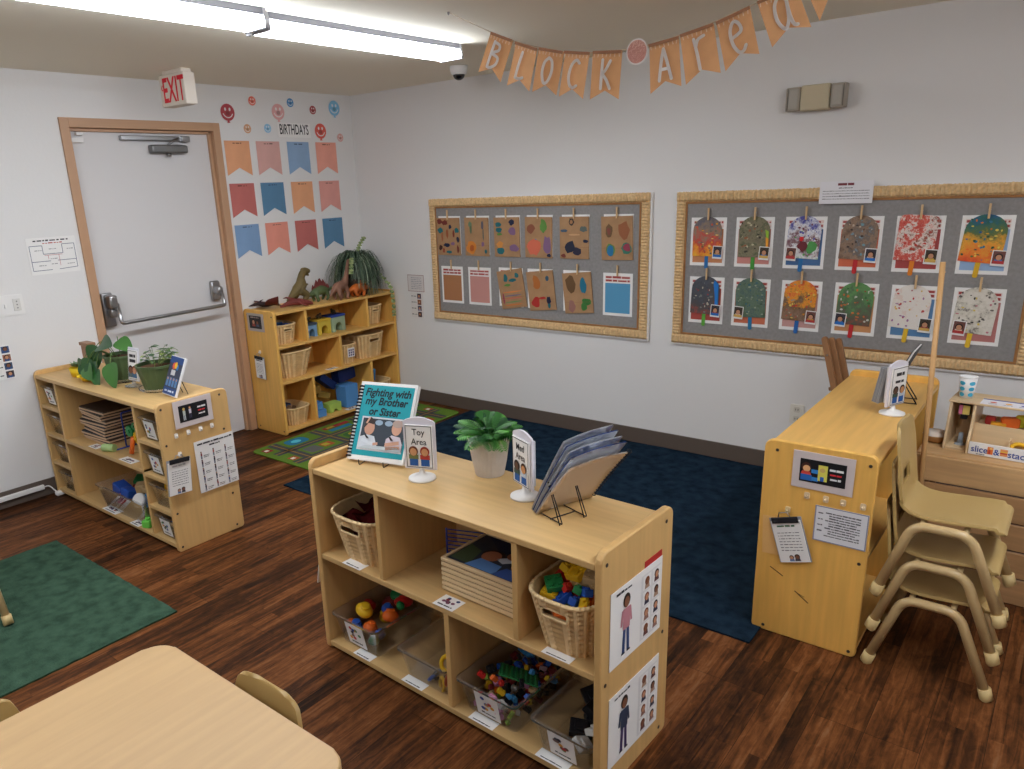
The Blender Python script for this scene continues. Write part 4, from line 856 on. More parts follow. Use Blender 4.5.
# fern in a ribbed grey pot
t = thing('potted_fern', 'green fern in a pale ribbed pot on the middle shelf', 'plant', UC.at(.567, .335, TZ), UC.rz)
m = MB(); n = 60; POT = mat('grey_pot', (192, 184, 176), .7, .3, var=.05, vscale=30)
def potring(r, z): return [((r + (.0012 if k % 2 else 0)) * math.cos(2 * PI * k / n), (r + (.0012 if k % 2 else 0)) * math.sin(2 * PI * k / n), z) for k in range(n)]
m.rings([potring(.048, 0), potring(.058, .05), potring(.071, .136), potring(.066, .136), potring(.062, .118)], POT, True, True, True, False); part('pot', m, t)
m = MB(); m.lathe([(.0625, .1185), (.04, .124), (.0, .126)], P(50, 40, 30), 20, cap0=False, cap1=False); part('soil', m, t)
m = MB(); q = random.Random(9); LG = [mat('fern_green_%d' % i, c, .5, .4) for i, c in enumerate(((44, 104, 36), (72, 136, 46), (30, 80, 34)))]
for k in range(34):
    a = 2 * PI * k / 34 * 2.4 + q.uniform(-.2, .2); el = q.uniform(.42, 1.35); ln = q.uniform(.125, .175)
    d0 = Vector((math.cos(a) * math.cos(el), math.sin(a) * math.cos(el), math.sin(el))); pth = [Vector((0, 0, .125)) + d0 * ln * t_ - Vector((0, 0, 1)) * ln * .42 * t_ * t_ for t_ in [i / 15 for i in range(16)]]
    mt = LG[k % 3]; m.tube(pth, [.0016] * 8 + [.0008] * 8, mt, 4)
    for i in range(3, 16):
        dd = (pth[i] - pth[i - 1]).normalized(); sd = dd.cross(Vector((0, 0, 1))).normalized(); ll = .032 * math.sin(PI * (i + .4) / 16.6) + .006
        for s in (-1, 1): m.leaf(pth[i], sd * s + dd * .5, sd.cross(dd), ll, .0068, mt, .3, 3)
part('fronds', m, t)
# booklets leaning on a wire easel, seen from behind
for k in range(5):
    t = thing('booklet', ('beige-backed booklet nearest the wire easel' if k == 0 else 'blue-edged booklet second in the leaning stack' if k == 1 else 'white booklet in the middle of the leaning stack' if k == 2 else 'blue-edged booklet fourth in the leaning stack' if k == 3 else 'white-edged booklet at the front of the leaning stack') + ' on the middle shelf', 'book', UC.at(.926 - k * .0105, .252 + k * .0045, TZ + .002 + k * .0005), UC.rz + R(-107.5 + k * 2.0), 'booklets on the wire easel', (R(-35 + k * 2.6), 0))
    w, h = .208, (.250, .272, .274, .278, .280)[k]; m = MB(); n = 8; bc = (P(250, 236, 220), P(244, 244, 246), P(248, 248, 248), P(240, 244, 248), P(248, 248, 248))[k]
    for s, cm, y0 in ((0, (P(230, 230, 232), P(60, 100, 170), P(230, 230, 232), P(44, 90, 170), P(230, 230, 232))[k], -.0035), (1, bc, .0)):
        m.rings([[(-w / 2 + .0 + w * i / n, y0 + .018 * (j / n) ** 2 - .006 * math.sin(PI * i / n), h * j / n) for i in range(n + 1)] for j in range(n + 1)], cm, False, False, False)
    bmesh.ops.solidify(m.bm, geom=m.bm.faces[:], thickness=.0015)
    part('cover', m, t)
    if k == 0:
        m = MB()
        for i in range(18):
            z = .02 + i * .0138; m.tube([(-w / 2 - .002 + .007 * math.cos(a), -.002 + .018 * (z / h) ** 2 + .007 * math.sin(a), z) for a in [2 * PI * j / 8 for j in range(8)]], .0015, P(22, 22, 26), 4, True)
        part('spiral_binding', m, t)
wire_easel('black wire easel behind the leaning booklets', UC, .925, .205, TZ, R(-107), .045, .115, .085)
# paper pad hung outside the left end
t = thing('paper_pad', 'white paper pad hanging outside the left end of the middle shelf', 'clipboard', UC.at(-.008, .045, .375), UC.rz - R(90), None, (R(-14), 0))
m = MB(); m.bx((-.030, 0, -.12), (.032, .004, 0), PAPER, .001); part('pad', m, t)
m = MB(); m.tube([(0, .002, .0), (0, .004, .02), (0, .006, .022)], .002, STEEL, 6); part('hook', m, t)
# ================================================================== tall corner shelf: contents
AG = 'wicker baskets of the corner shelf'
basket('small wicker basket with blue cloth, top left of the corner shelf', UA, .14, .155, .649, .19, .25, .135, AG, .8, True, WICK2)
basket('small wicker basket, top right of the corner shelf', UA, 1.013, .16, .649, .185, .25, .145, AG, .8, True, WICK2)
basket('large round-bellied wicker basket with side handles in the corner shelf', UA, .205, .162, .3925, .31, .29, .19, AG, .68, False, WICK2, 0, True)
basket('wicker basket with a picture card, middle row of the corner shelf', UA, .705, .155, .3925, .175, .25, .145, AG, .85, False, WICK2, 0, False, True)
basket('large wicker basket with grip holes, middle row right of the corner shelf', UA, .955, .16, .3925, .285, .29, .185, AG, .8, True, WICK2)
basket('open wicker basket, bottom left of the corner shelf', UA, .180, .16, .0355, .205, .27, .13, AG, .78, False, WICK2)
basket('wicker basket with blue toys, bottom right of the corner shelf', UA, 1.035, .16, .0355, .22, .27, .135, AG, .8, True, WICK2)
def foam(name, pts, dz, c, label, cat, u, v, z, rot=0, ax='y', tilt=(0, 0), holes=None):
    m = MB(); bevprism(m, pts, -dz / 2, dz / 2, ax, P(*c), .004); return solo(name, m, label, cat, UA.at(u, v, z), UA.rz + rot, None, tilt)
for i, (u, v, z, c, s_) in enumerate(((.11, .12, .755, (40, 80, 140), (.10, .12, .012)), (.15, .19, .768, (50, 100, 160), (.12, .10, .012)), (.18, .12, .76, (34, 60, 110), (.08, .10, .012)))):
    m = MB(); m.box((0, 0, 0), s_, P(*c), .005); solo('blue_cloth', m, 'folded blue cloth in the top left basket of the corner shelf', 'cloth', UA.at(u, v, z + .012), UA.rz + i, 'blue cloths in the corner shelf basket', (.25 * (i - 1), .2))
# toy castle arches
for i, (u, w, c, c2, nm_) in enumerate(((.365, .105, (120, 160, 196), (70, 80, 90), 'light blue'), (.49, .13, (204, 178, 66), (206, 170, 54), 'yellow'), (.63, .14, (150, 170, 140), (44, 70, 150), 'green-grey, blue-topped'))):
    t = thing('toy_castle_block', f'{nm_} toy castle arch block in the corner shelf', 'toy', UA.at(u + .02, .13, .649), UA.rz + R(4))
    m = MB(); hgt = .088 + .012 * i; r = w * .25
    arch = [(-w / 2, 0), (-r, 0)] + [(-r * math.cos(R(a)), .035 + r * math.sin(R(a))) for a in range(0, 181, 20)] + [(r, 0), (w / 2, 0), (w / 2, hgt), (-w / 2, hgt)]
    m.prism(arch, -.05, .05, 'y', P(*c)); part('arch_wall', m, t)
    m = MB(); m.bx((-w / 2 - .004, -.055, hgt), (w / 2 + .004, .055, hgt + .016), P(*c2), .003)
    part('roof', m, t)
    m = MB(); m.bx((-r, .02, 0), (r, .03, .035 + r), P(40, 36, 40)); part('doorway', m, t)
    m = MB(); m.ball((0, 0, 0), (.03, .02, .014), P(*((92, 84, 66), (110, 90, 66), (60, 70, 56))[i]), None, 10, 6); m.ball((.03, 0, .008), (.014, .01, .009), P(80, 70, 56)); m.tube([(-.02, 0, 0), (-.06, .01, .004)], [.01, .003], P(90, 80, 60), 6)
    for x_ in (-.015, .015):
        for y_ in (-.01, .01): m.tube([(x_, y_, -.004), (x_ * 1.2, y_ * 1.3, -.02)], .005, P(80, 72, 58), 6)
    solo('toy_creature', m, f'small dark toy animal on the {nm_} castle arch block', 'toy', UA.at(u + .02, .13, .649 + hgt + .0385), UA.rz + .6 * i)
# foam blocks in the bottom row
BLK = 'large foam and wood blocks in the bottom row of the corner shelf'
FB = (84, 142, 204); FL = (166, 196, 92)
foam('foam_block', rr(-.065, -.09, .065, .09, .01), .12, FB, 'big light blue foam block upright at the bottom of the corner shelf', 'toy block', .71, .12, .1255)
foam('foam_block', rr(-.05, -.028, .05, .028, .006), .09, FB, 'light blue foam block in front at the bottom of the corner shelf', 'toy block', .375, .09, .0635)
foam('foam_block', [(-.04, 0), (-.03, .045), (.03, .06), (.04, 0)], .07, FB, 'light blue foam wedge stacked on another light blue block', 'toy block', .37, .09, .0935)
foam('foam_block', [(-.06, 0), (-.025, 0)] + [(-.025 * math.cos(R(a)), .025 * math.sin(R(a)) + .005) for a in range(0, 181, 30)] + [(.025, 0), (.06, 0), (.06, .07), (-.06, .07)], .09, FL, 'lime green foam arch block at the bottom of the corner shelf', 'toy block', .535, .11, .0355)
foam('foam_block', rr(-.09, -.03, .09, .03, .006), .10, (40, 66, 140), 'dark blue foam plank leaning at the back of the corner shelf', 'toy block', .60, .25, .245, 0, 'y', (0, R(40)))
foam('foam_block', rr(-.09, -.05, .09, .05, .01), .09, (34, 58, 128), 'dark blue foam block high at the back of the corner shelf', 'toy block', .79, .24, .262, 0, 'y', (0, R(-6)))
foam('foam_block', rr(-.06, -.035, .06, .035, .006), .09, (44, 70, 150), 'dark blue foam block above the olive ones in the corner shelf', 'toy block', .375, .26, .30, 0, 'y', (0, R(8)))
foam('wood_block', rr(-.06, -.03, .06, .03, .003), .10, (176, 140, 70), 'olive tan block leaning above the light blue wedge', 'toy block', .42, .21, .215, 0, 'y', (0, R(-8)))
foam('wood_block', rr(-.06, -.025, .06, .025, .003), .10, (160, 128, 62), 'olive tan block sloping behind the lime green arch', 'toy block', .52, .22, .16, 0, 'y', (0, R(20)))
foam('foam_block', rr(-.045, -.05, .045, .05, .012), .10, (56, 120, 180), 'blue foam block standing in the bottom right basket of the corner shelf', 'toy block', 1.0, .18, .22, 0, 'y', (0, R(8)))
foam('foam_block', rr(-.05, -.012, .05, .012, .004), .06, (60, 90, 140), 'dark blue plank in the bottom left basket of the corner shelf', 'toy block', .145, .2, .165, 0, 'y', (0, R(4)))
foam('wood_block', rr(-.045, -.016, .045, .016, .003), .05, (120, 92, 66), 'dark wooden block in the bottom left basket of the corner shelf', 'toy block', .20, .18, .14, .6, 'y', (.2, .3))
for u, z, l in ((.50, .392, 'middle'), (.66, .035, 'bottom')): shelf_tag(UA, u, .03, z, .10, .045, f'small paper label on the {l} board of the corner shelf', int(u * 50))
# end panel (local front looks along -y in the room)
t = thing('framed_picture', 'small grey-framed dark picture on the end of the corner shelf', 'picture', (.150, -1.2155, .815))
m = MB(); m.bx((-.095, -.003, -.065), (.095, 0, .062), P(176, 166, 158), .001); part('mat_board', m, t)
m = MB(); m.M = Matrix.Translation((0, -.003, 0)); m.rect(-.07, -.045, .07, .045, P(50, 46, 46)); m.bust(-.02, -.03, .05, P(150, 70, 60), SKIN, HAIR, 2); m.bust(.025, -.03, .045, P(80, 90, 110), SKIN2, HAIR, 2); m.scrawl(-.05, .05, .03, .008, P(170, 150, 140), 2, 2); part('print', m, t)
def clipboard(label, loc, rz, w, h, tilt, ink, seed, fold=True):
    t = thing('clipboard', label, 'clipboard', loc, rz, None, (R(2), tilt))
    m = MB(); m.bx((-w / 2, -.003, -h), (w / 2, 0, 0), P(150, 152, 160), .001); part('board', m, t)
    m = MB(); m.bx((-w / 2 + .004, -.0075, -h * .99), (w / 2 - .004, -.0035, -.012), PAPER, .0008); m.M = Matrix.Translation((0, -.0076, 0))
    for k in range(7): m.scrawl(-w * .34, w * .34, -h * (.34 + .065 * k), h * .02, GREYINK, 1, seed + k)
    m.scrawl(-w * .3, w * .25, -h * .2, h * .05, P(*ink), 1, seed + 20, 2)
    m.bust(-w * .08, -h * .96, h * .13, P(90, 120, 170), SKIN, HAIR, 1); m.bust(w * .1, -h * .96, h * .15, P(70, 70, 80), SKIN2, HAIR, 1)
    part('paper', m, t)
    m = MB(); m.bx((-w * .42, -.014, -.02), (w * .42, -.0078, .004), P(34, 34, 38), .003); m.tube([(-w * .2, -.009, .0), (-w * .12, -.009, .02), (w * .12, -.009, .02), (w * .2, -.009, 0)], .0022, STEEL, 6)
    part('clip', m, t)
    return t
def hook(label, loc, rz, c=None, big=False):
    m = MB(); m.prism(rr(-.009, -.012, .009, .012, .005), -.004, 0, 'y', c or P(232, 224, 214)); m.tube([(0, -.004, .002), (0, -.012, -.004), (0, -.014, .003)], .0028, c or P(226, 218, 210), 6)
    return solo('wall_hook', m, label, 'hook', loc, rz, 'adhesive hooks on the shelf ends')
clipboard('small clipboard of white cards hanging on the end of the corner shelf', (.158, -1.2245, .570), 0, .11, .165, R(3), (110, 100, 100), 3); hook('clear hook above the clipboard on the corner shelf end', (.155, -1.2130, .60), 0)
# ---- dinosaurs and plant on top
ATZ = .8905
def dino(name, label, spec, u, v, rot, col, extra=None, vox=.0055):
    mt = mat(name + '_skin', col[0], .6, .35, var=.3, vscale=14) if len(col) == 1 else art(name + '_skin', list(col), 9, .6, .16, 2.0)
    m = MB()
    for pts, r_ in spec: m.tube(bez(pts, 5), [r_[0]] if False else _interp(r_, (len(pts) - 1) * 5 + 1), mt, 10)
    o = solo(name, fuse(m, name, vox), label, 'toy dinosaur', UA.at(u, v, ATZ), UA.rz + rot, 'toy dinosaurs on the corner shelf')
    if extra: extra(o)
    return o
def _interp(r_, n):
    out = []
    for i in range(n):
        f = i / (n - 1) * (len(r_) - 1); a = min(int(f), len(r_) - 2); out.append(r_[a] + (r_[a + 1] - r_[a]) * (f - a))
    return out
def legs(xf, xb, y, h, r):   # bent pairs of legs
    out = []
    for s in (-1, 1):
        for x, b in ((xf, 1), (xb, -1)): out.append(([(x, s * y * .6, h * 1.1), (x + b * .008, s * y, h * .55), (x - b * .004, s * y, .012), (x + .012, s * y, .007)], [r * 1.5, r, r * .75, r * .7]))
    return out
def eyes(x, y, z, r=.0035):
    def f(o):
        for s in (-1, 1):
            m = MB(); m.ball((x, s * y, z), r, BLACK, None, 8, 6); part('eye', m, o)
    return f
dino('tyrannosaur_toy', 'standing brown and olive tyrannosaur toy on the corner shelf', [([(-.115, 0, .035), (-.07, 0, .07), (-.02, 0, .105), (.012, 0, .14), (.022, 0, .195), (.045, 0, .232)], [.008, .024, .044, .044, .027, .026]), ([(.035, 0, .235), (.065, 0, .238), (.098, 0, .232)], [.026, .025, .014]), ([(.045, 0, .222), (.07, 0, .212), (.09, 0, .202)], [.014, .011, .006]),
    ([(-.01, -.026, .10), (.035, -.034, .068), (.012, -.034, .035), (.028, -.034, .010), (.062, -.034, .008)], [.032, .025, .016, .014, .010]), ([(-.03, .026, .10), (-.015, .034, .068), (-.045, .034, .035), (-.03, .034, .010), (.004, .034, .008)], [.032, .025, .016, .014, .010]), ([(.02, -.025, .155), (.04, -.03, .14), (.058, -.028, .147)], [.009, .007, .005]), ([(.02, .025, .155), (.04, .03, .14), (.058, .028, .147)], [.009, .007, .005])],
    .375, .155, R(-6), [(104, 88, 50)], eyes(.06, .019, .246), .0042)
def stegplates(o):
    for i in range(8):
        x = -.07 + i * .0185; s = .026 + .028 * math.sin(PI * (i + .8) / 8.6); z = .088 + .022 * math.sin(PI * (i + .5) / 8) - .01
        m = MB(); y = .006 * (-1) ** i; m.M = Matrix.Translation((x, y, z)); m.prism([(-s * .36, 0), (s * .36, 0), (s * .42, s * .5), (s * .1, s * 1.25), (-s * .34, s * .6)], -.003, .003, 'y', P(124, 60, 56)); part('back_plate', m, o)
    eyes(.127, .009, .058)(o)
dino('stegosaur_toy', 'green stegosaur toy with red back plates on the corner shelf', [([(-.13, 0, .092), (-.085, 0, .075), (-.04, 0, .075), (0, 0, .08), (.045, 0, .072), (.085, 0, .06), (.13, 0, .054), (.142, 0, .05)], [.004, .014, .032, .038, .032, .018, .013, .006])] + legs(.045, -.045, .026, .06, .013), .565, .155, PI, [(88, 104, 66)], stegplates, .0045)
dino('long_necked_dinosaur_toy', 'reddish brown long-necked dinosaur toy with raised head on the corner shelf', [([(-.135, 0, .03), (-.10, 0, .065), (-.05, 0, .095), (0, 0, .10), (.04, 0, .112), (.068, 0, .16), (.088, 0, .225), (.104, 0, .268)], [.004, .014, .034, .04, .032, .02, .013, .012]), ([(.098, 0, .27), (.112, 0, .276), (.135, 0, .268)], [.012, .012, .008])] + legs(.035, -.045, .028, .075, .015), .69, .06, R(8), [(132, 94, 76)], eyes(.114, .0105, .281), .0045)
def tri(o):
    for x, y, z, t_ in ((.062, -.014, .092, (.035, -.006, .022)), (.062, .014, .092, (.035, .006, .022)), (.098, 0, .07, (.02, 0, .018))):
        m = MB(); m.tube([(x, y, z), (x + t_[0], y + t_[1], z + t_[2])], [.006, .001], P(222, 206, 170), 8); part('horn', m, o)
    m = MB(); m.ball((.045, 0, .09), (.010, .038, .036), P(196, 104, 48), (0, -.5, 0), 14, 8); part('neck_frill', m, o); eyes(.078, .016, .082)(o)
dino('triceratops_toy', 'orange three-horned dinosaur toy beside the hanging plant', [([(-.125, 0, .04), (-.08, 0, .06), (-.03, 0, .068), (.02, 0, .068), (.06, 0, .07), (.09, 0, .06), (.108, 0, .052)], [.004, .018, .034, .034, .024, .02, .009])] + legs(.025, -.045, .026, .055, .013), .855, .045, 0, [(196, 100, 36)], tri, .0045)
def wings(o):
    WG = P(96, 40, 40)
    for s in (-1, 1):
        m = MB(); A = [(.03, s * .012, .03), (.05, s * .10, .075 if s > 0 else .05), (.0, s * .17, .10 if s > 0 else .016)]; B = [(-.05, s * .012, .02), (-.05, s * .07, .03), (-.0, s * .17, .10 if s > 0 else .016)]
        pa = bez(A, 5); pb = bez(B, 5); V = [m._v(p) for p in pa]; W = [m._v(p) for p in pb]
        for i in range(len(V) - 1): m._f([V[i], V[i + 1], W[i + 1], W[i]], WG, True)
        bmesh.ops.remove_doubles(m.bm, verts=m.bm.verts[:], dist=1e-5); bmesh.ops.solidify(m.bm, geom=m.bm.faces[:], thickness=.004); part('wing', m, o)
    eyes(.085, .008, .046)(o)
dino('pterodactyl_toy', 'dark winged flying reptile toy lying at the left end of the corner shelf top', [([(-.10, 0, .018), (-.05, 0, .026), (0, 0, .03), (.04, 0, .032), (.07, 0, .04), (.10, 0, .04), (.15, 0, .032)], [.004, .012, .02, .018, .012, .012, .003]), ([(.075, 0, .045), (.05, 0, .06), (.025, 0, .068)], [.008, .006, .002]), ([(-.06, -.01, .02), (-.09, -.02, .012), (-.11, -.02, .006)], [.008, .005, .004]), ([(-.06, .01, .02), (-.09, .02, .012), (-.11, .02, .006)], [.008, .005, .004])], .135, .235, R(172), [(46, 30, 30)], wings, .0045)
o = bpy.data.objects['pterodactyl_toy']
m = MB(); DR = mat('dark_red_toy_skin', (112, 48, 42), .6, .3, var=.2, vscale=20)
m.tube(bez([(-.12, 0, .012), (-.05, 0, .03), (.03, 0, .034), (.10, 0, .02), (.14, 0, .008)], 5), _interp([.006, .02, .026, .018, .006], 21), DR, 10); m.tube(bez([(0, 0, .05), (-.05, .02, .07), (-.08, .03, .066)], 5), _interp([.014, .008, .003], 11), DR, 8); m.tube(bez([(.03, -.02, .03), (.06, -.05, .012), (.08, -.06, .005)], 5), _interp([.012, .008, .004], 11), DR, 8)
solo('lying_dinosaur_toy', fuse(m, 'lying_dinosaur_toy', .0055), 'dark red toy dinosaur lying in front of the tyrannosaur', 'toy dinosaur', UA.at(.27, .09, ATZ), UA.rz + R(-14), 'toy dinosaurs on the corner shelf')
t = thing('hanging_plant', 'bushy drooping striped grass plant in a basket on top of the corner shelf', 'plant', UA.at(.93, .135, ATZ), UA.rz)
m = MB(); m.lathe([(.07, 0), (.09, .06), (.10, .13), (.09, .13), (.085, .11)], mat('dark_basket', (70, 56, 44), .8, .2, var=.3, vscale=40), 24); part('pot', m, t)
m = MB(); q = random.Random(12); GB = [mat('grass_green_%d' % i, c, .55, .35) for i, c in enumerate(((60, 80, 58), (84, 104, 80), (140, 154, 132), (50, 68, 52)))]
for k in range(880):
    a = q.uniform(0, 2 * PI); rad = q.uniform(.08, .275) if math.cos(a) < .5 else q.uniform(.08, .235); top = q.uniform(.28, .42); 
    if math.sin(a) * rad > .16: rad = .16
    end = q.uniform(.0, .18) if rad > .15 else q.uniform(.1, .25)
    if math.cos(a) * rad < -.10 and -.22 < math.sin(a) * rad < -.035: continue
    p0 = Vector((q.uniform(-.05, .05), q.uniform(-.05, .05), .10)); p3 = Vector((rad * 1.05 * math.cos(a), rad * .85 * math.sin(a), max(.012, end)))
    p1 = p0 + Vector((rad * .35 * math.cos(a), rad * .3 * math.sin(a), top)); p2 = Vector((rad * .95 * math.cos(a), rad * .8 * math.sin(a), top * .72)); mt = GB[k % 4]; wd_ = q.uniform(.0045, .009)
    side = Vector((-math.sin(a), math.cos(a), 0)); prev = None; fit = []
    for i in range(10):
        f = i / 9; c = p0 * (1 - f) ** 3 + p1 * 3 * f * (1 - f) ** 2 + p2 * 3 * f * f * (1 - f) + p3 * f ** 3; ww = wd_ * (1 - f * .75); fit.append((m._v(c - side * ww), m._v(c + side * ww)))
    for a_, b_ in zip(fit, fit[1:]): m._f([a_[0], a_[1], b_[1], b_[0]], mt, True)
part('grass_blades', m, t)
IV = P(150, 162, 110); IV2 = P(110, 132, 84)
for pth in ([(.14, -.10, .15), (.19, -.16, .05), (.205, -.17, -.06), (.21, -.165, -.18)], [(.02, .0, .33), (.06, .01, .38), (.11, .01, .43)], [(-.14, -.10, .29), (-.18, -.14, .27), (-.20, -.15, .20)]):
    m = MB(); pp = bez(pth, 6); m.tube(pp, .0014, IV2, 4)
    for i, p in enumerate(pp[1:]):
        for s in (-1, 1): m.leaf(p, (s * .8, -.4, .3 * (-1) ** i), (0, -1, .4), .026, .020, IV if (i + s) % 3 else IV2, .2, 4, .1, True)
    part('ivy_trail', m, t, 'pale green ivy trailing')

# ================================================================== plant shelf by the door: contents
BZ = .7375
cub = 0
for side, u0, zs in (('left', .135, (.5625, .3905, .2155, .0385)), ('right', 1.237, (.5535, .3765, .2055, .0385))):
    for r_, (z, nm_) in enumerate(zip(zs, ('top', 'second', 'third', 'bottom'))):
        bin_(f'small clear cubby bin in the {nm_} {side} cubby of the plant shelf', UB, u0 - .005, .178, z + .0005, .178, .325, .112, 'cubby bins of the plant shelf', (3 + cub) if (side == 'right' and r_ != 2) or (side == 'left' and r_ == 0) else None, .9); cub += 1
        cs_ = {('left', 1): ('red', 'pink', 'yellow'), ('left', 2): ('orange', 'red', 'pink'), ('left', 3): ('white', 'black', 'white'), ('right', 2): ('yellow', 'red', 'blue'), ('right', 3): ('black', 'blue', 'red')}.get((side, r_))
        if cs_:
            for k in range(6):
                c = cs_[k % 3]; q = random.Random(k + cub * 10)
                toss(brick_mesh(2, 1, .026, c, .9) if k % 2 else brick_mesh(2, 2, .022, c, .9), 'toy_block', f'{c} toy block in the {nm_} {side} cubby bin of the plant shelf', 'toy block', UB, (u0 - .04 + .04 * (k % 3), .08 + .09 * (k // 3), z + .032 + .016 * (k % 2)), q, f'{c} blocks in the {nm_} {side} cubby', .3)
m = MB(); m.tube([(.03 * math.cos(R(a)), .0, .03 * math.sin(R(a))) for a in range(-30, 211, 20)], .006, plastic('yellow'), 8); solo('curved_toy', m, 'yellow curved toy in the third right cubby bin', 'toy', UB.at(1.225, .07, .29), 0)
ORDN = ['bottom', 'second', 'third', 'fourth', 'fifth', 'sixth', 'seventh', 'eighth', 'ninth', 'tenth', 'eleventh']
for k in range(11):
    t = thing('wooden_puzzle', f'{ORDN[k] if k < 10 else "topmost"} wooden puzzle counted up the stack on the plant shelf', 'puzzle', UB.at(.47 + .008 * math.sin(k * 2.1), .19 + .006 * math.cos(k * 1.7), .3895 + k * .0178), R(4 * math.sin(k * 1.3)), 'stacked puzzles on the plant shelf')
    m = MB(); m.bx((-.135, -.11, 0), (.135, .11, .009), mat('puzzle_board', (206, 176, 146), .6, .3, var=.08), .001); part('board', m, t)
    m = MB(); m.bx((-.132, -.107, .009), (.132, .107, .0165), P(*((50, 42, 38), (70, 54, 44), (40, 42, 52))[k % 3])); part('pieces', m, t)  # dark layer paints the shaded gap between one puzzle and the next
m = MB(); m.tube(roundpath([(.0, .05, .003), (.0, .05, .19), (.0, -.02, .19), (.0, -.02, .003)], .01), .004, BLUEW, 8); m.tube([(.02, -.10, .003), (.02, .05, .003)], .004, BLUEW, 8); m.tube([(0, .015, .003), (.02, .015, .003)], .004, BLUEW, 6); m.tube([(0, -.02, .003), (.02, -.02, .003)], .004, BLUEW, 6); solo('wire_rack', m, 'blue wire rack standing right of the puzzle stack on the plant shelf', 'rack', UB.at(.70, .16, .3912), 0)
t = thing('gear_toy', 'wooden gear toy with green, yellow and orange wheels on the plant shelf', 'toy', UB.at(.90, .13, .3895), R(6))
m = MB(); m.bx((-.10, -.006, 0), (.10, .02, .02), wood('gear_toy_wood', (206, 172, 122)), .003); m.bx((-.015, 0, .02), (.015, .014, .19), wood('gear_toy_wood', (206, 172, 122)), .003); part('stand', m, t)
for x, z, r_, c in ((-.055, .125, .032, 'green'), (.0, .095, .036, 'yellow'), (.03, .165, .03, 'orange'), (-.005, .16, .02, 'green')):
    m = MB(); n = 12; m.prism([(x + r_ * (1.0 if i % 2 else .82) * math.cos(2 * PI * i / (2 * n)), z + r_ * (1.0 if i % 2 else .82) * math.sin(2 * PI * i / (2 * n))) for i in range(2 * n)], -.022 - .006 * (z > .11), -.008 - .006 * (z > .11), 'y', plastic(c)); m.prism([(x + r_ * .3 * math.cos(2 * PI * i / 12), z + r_ * .3 * math.sin(2 * PI * i / 12)) for i in range(12)], -.034, -.006, 'y', plastic(c)); part('gear_wheel', m, t)
m = MB(); m.tube([(-.02, -.03, .10), (-.035, -.045, .0125)], .012, plastic('orange'), 10); part('orange_rod', m, t)
m = MB(); m.tube([(-.035, 0, 0), (.035, 0, 0)], .021, P(176, 206, 140), 16); solo('foam_roll', m, 'pale green foam roll lying before the gear toy on the plant shelf', 'toy', UB.at(.70, .045, .4108), R(25))
t = bin_('big clear bin of mixed blocks at the bottom of the plant shelf', UB, .775, .178, .0385, .52, .325, .135, None, None, .88)
for i, (u, v, z, c, s_) in enumerate(((.60, .12, .12, 'blue', (.09, .07, .06)), (.60, .24, .12, 'green', (.08, .08, .06)), (.66, .09, .09, 'red', (.06, .05, .05)), (.68, .17, .11, 'dark red', (.07, .06, .05)), (.72, .10, .13, 'blue', (.07, .06, .05)), (.79, .14, .15, 'tan', (.05, .06, .08)), (.85, .15, .15, 'tan', (.05, .06, .075)), (.80, .24, .16, 'orange', (.09, .06, .05)), (.89, .24, .17, 'orange', (.07, .06, .04)), (.91, .12, .13, 'sky blue', (.06, .05, .07)), (.96, .16, .11, 'blue', (.05, .05, .09)), (.70, .25, .14, 'black', (.08, .06, .05)))):
    m = MB(); m.box((0, 0, 0), s_, plastic(c), .005); solo('mixed_block', m, f'{c} block in the big clear bin of the plant shelf', 'toy block', UB.at(u, v, z + .006), i * .8, f'{c} blocks in the big clear bin', (.2 * math.sin(i * 2), .25 * math.cos(i)))
t = thing('clear_jar', 'clear jar with a white lid lying in front of the big clear bin', 'jar', UB.at(.875, .118, .115), R(20), None, (R(62), 0))
m = MB(); m.lathe([(.04, -.05), (.042, .0), (.042, .045), (.036, .055), (.034, .055), (.039, .044), (.039, 0), (.037, -.047)], CLEAR, 24); part('jar_body', m, t)
m = MB(); m.lathe([(.039, .052), (.039, .07), (.036, .073)], PAPER, 24); part('lid', m, t)
m = MB(); pm = P(110, 200, 80); m.box((0, 0, .02), (.05, .05, .04), pm, .006); m.lathe([(.013, .039), (.013, .05)], pm, 12, (0, 0, 0)); solo('green_block', m, 'bright green toy block on the floor board edge of the plant shelf', 'toy block', UB.at(1.02, .035, .0385), .4)
for u, v, z, w, l in ((.55, .045, .389, .09, 'left of the foam roll'), (.93, .035, .389, .13, 'before the gear toy'), (.64, .03, .038, .15, 'before the big clear bin'), (.93, .022, .038, .09, 'beside the bright green block')): shelf_tag(UB, u, v, z, w, .05, f'paper label on the plant shelf {l}', int(u * 77))
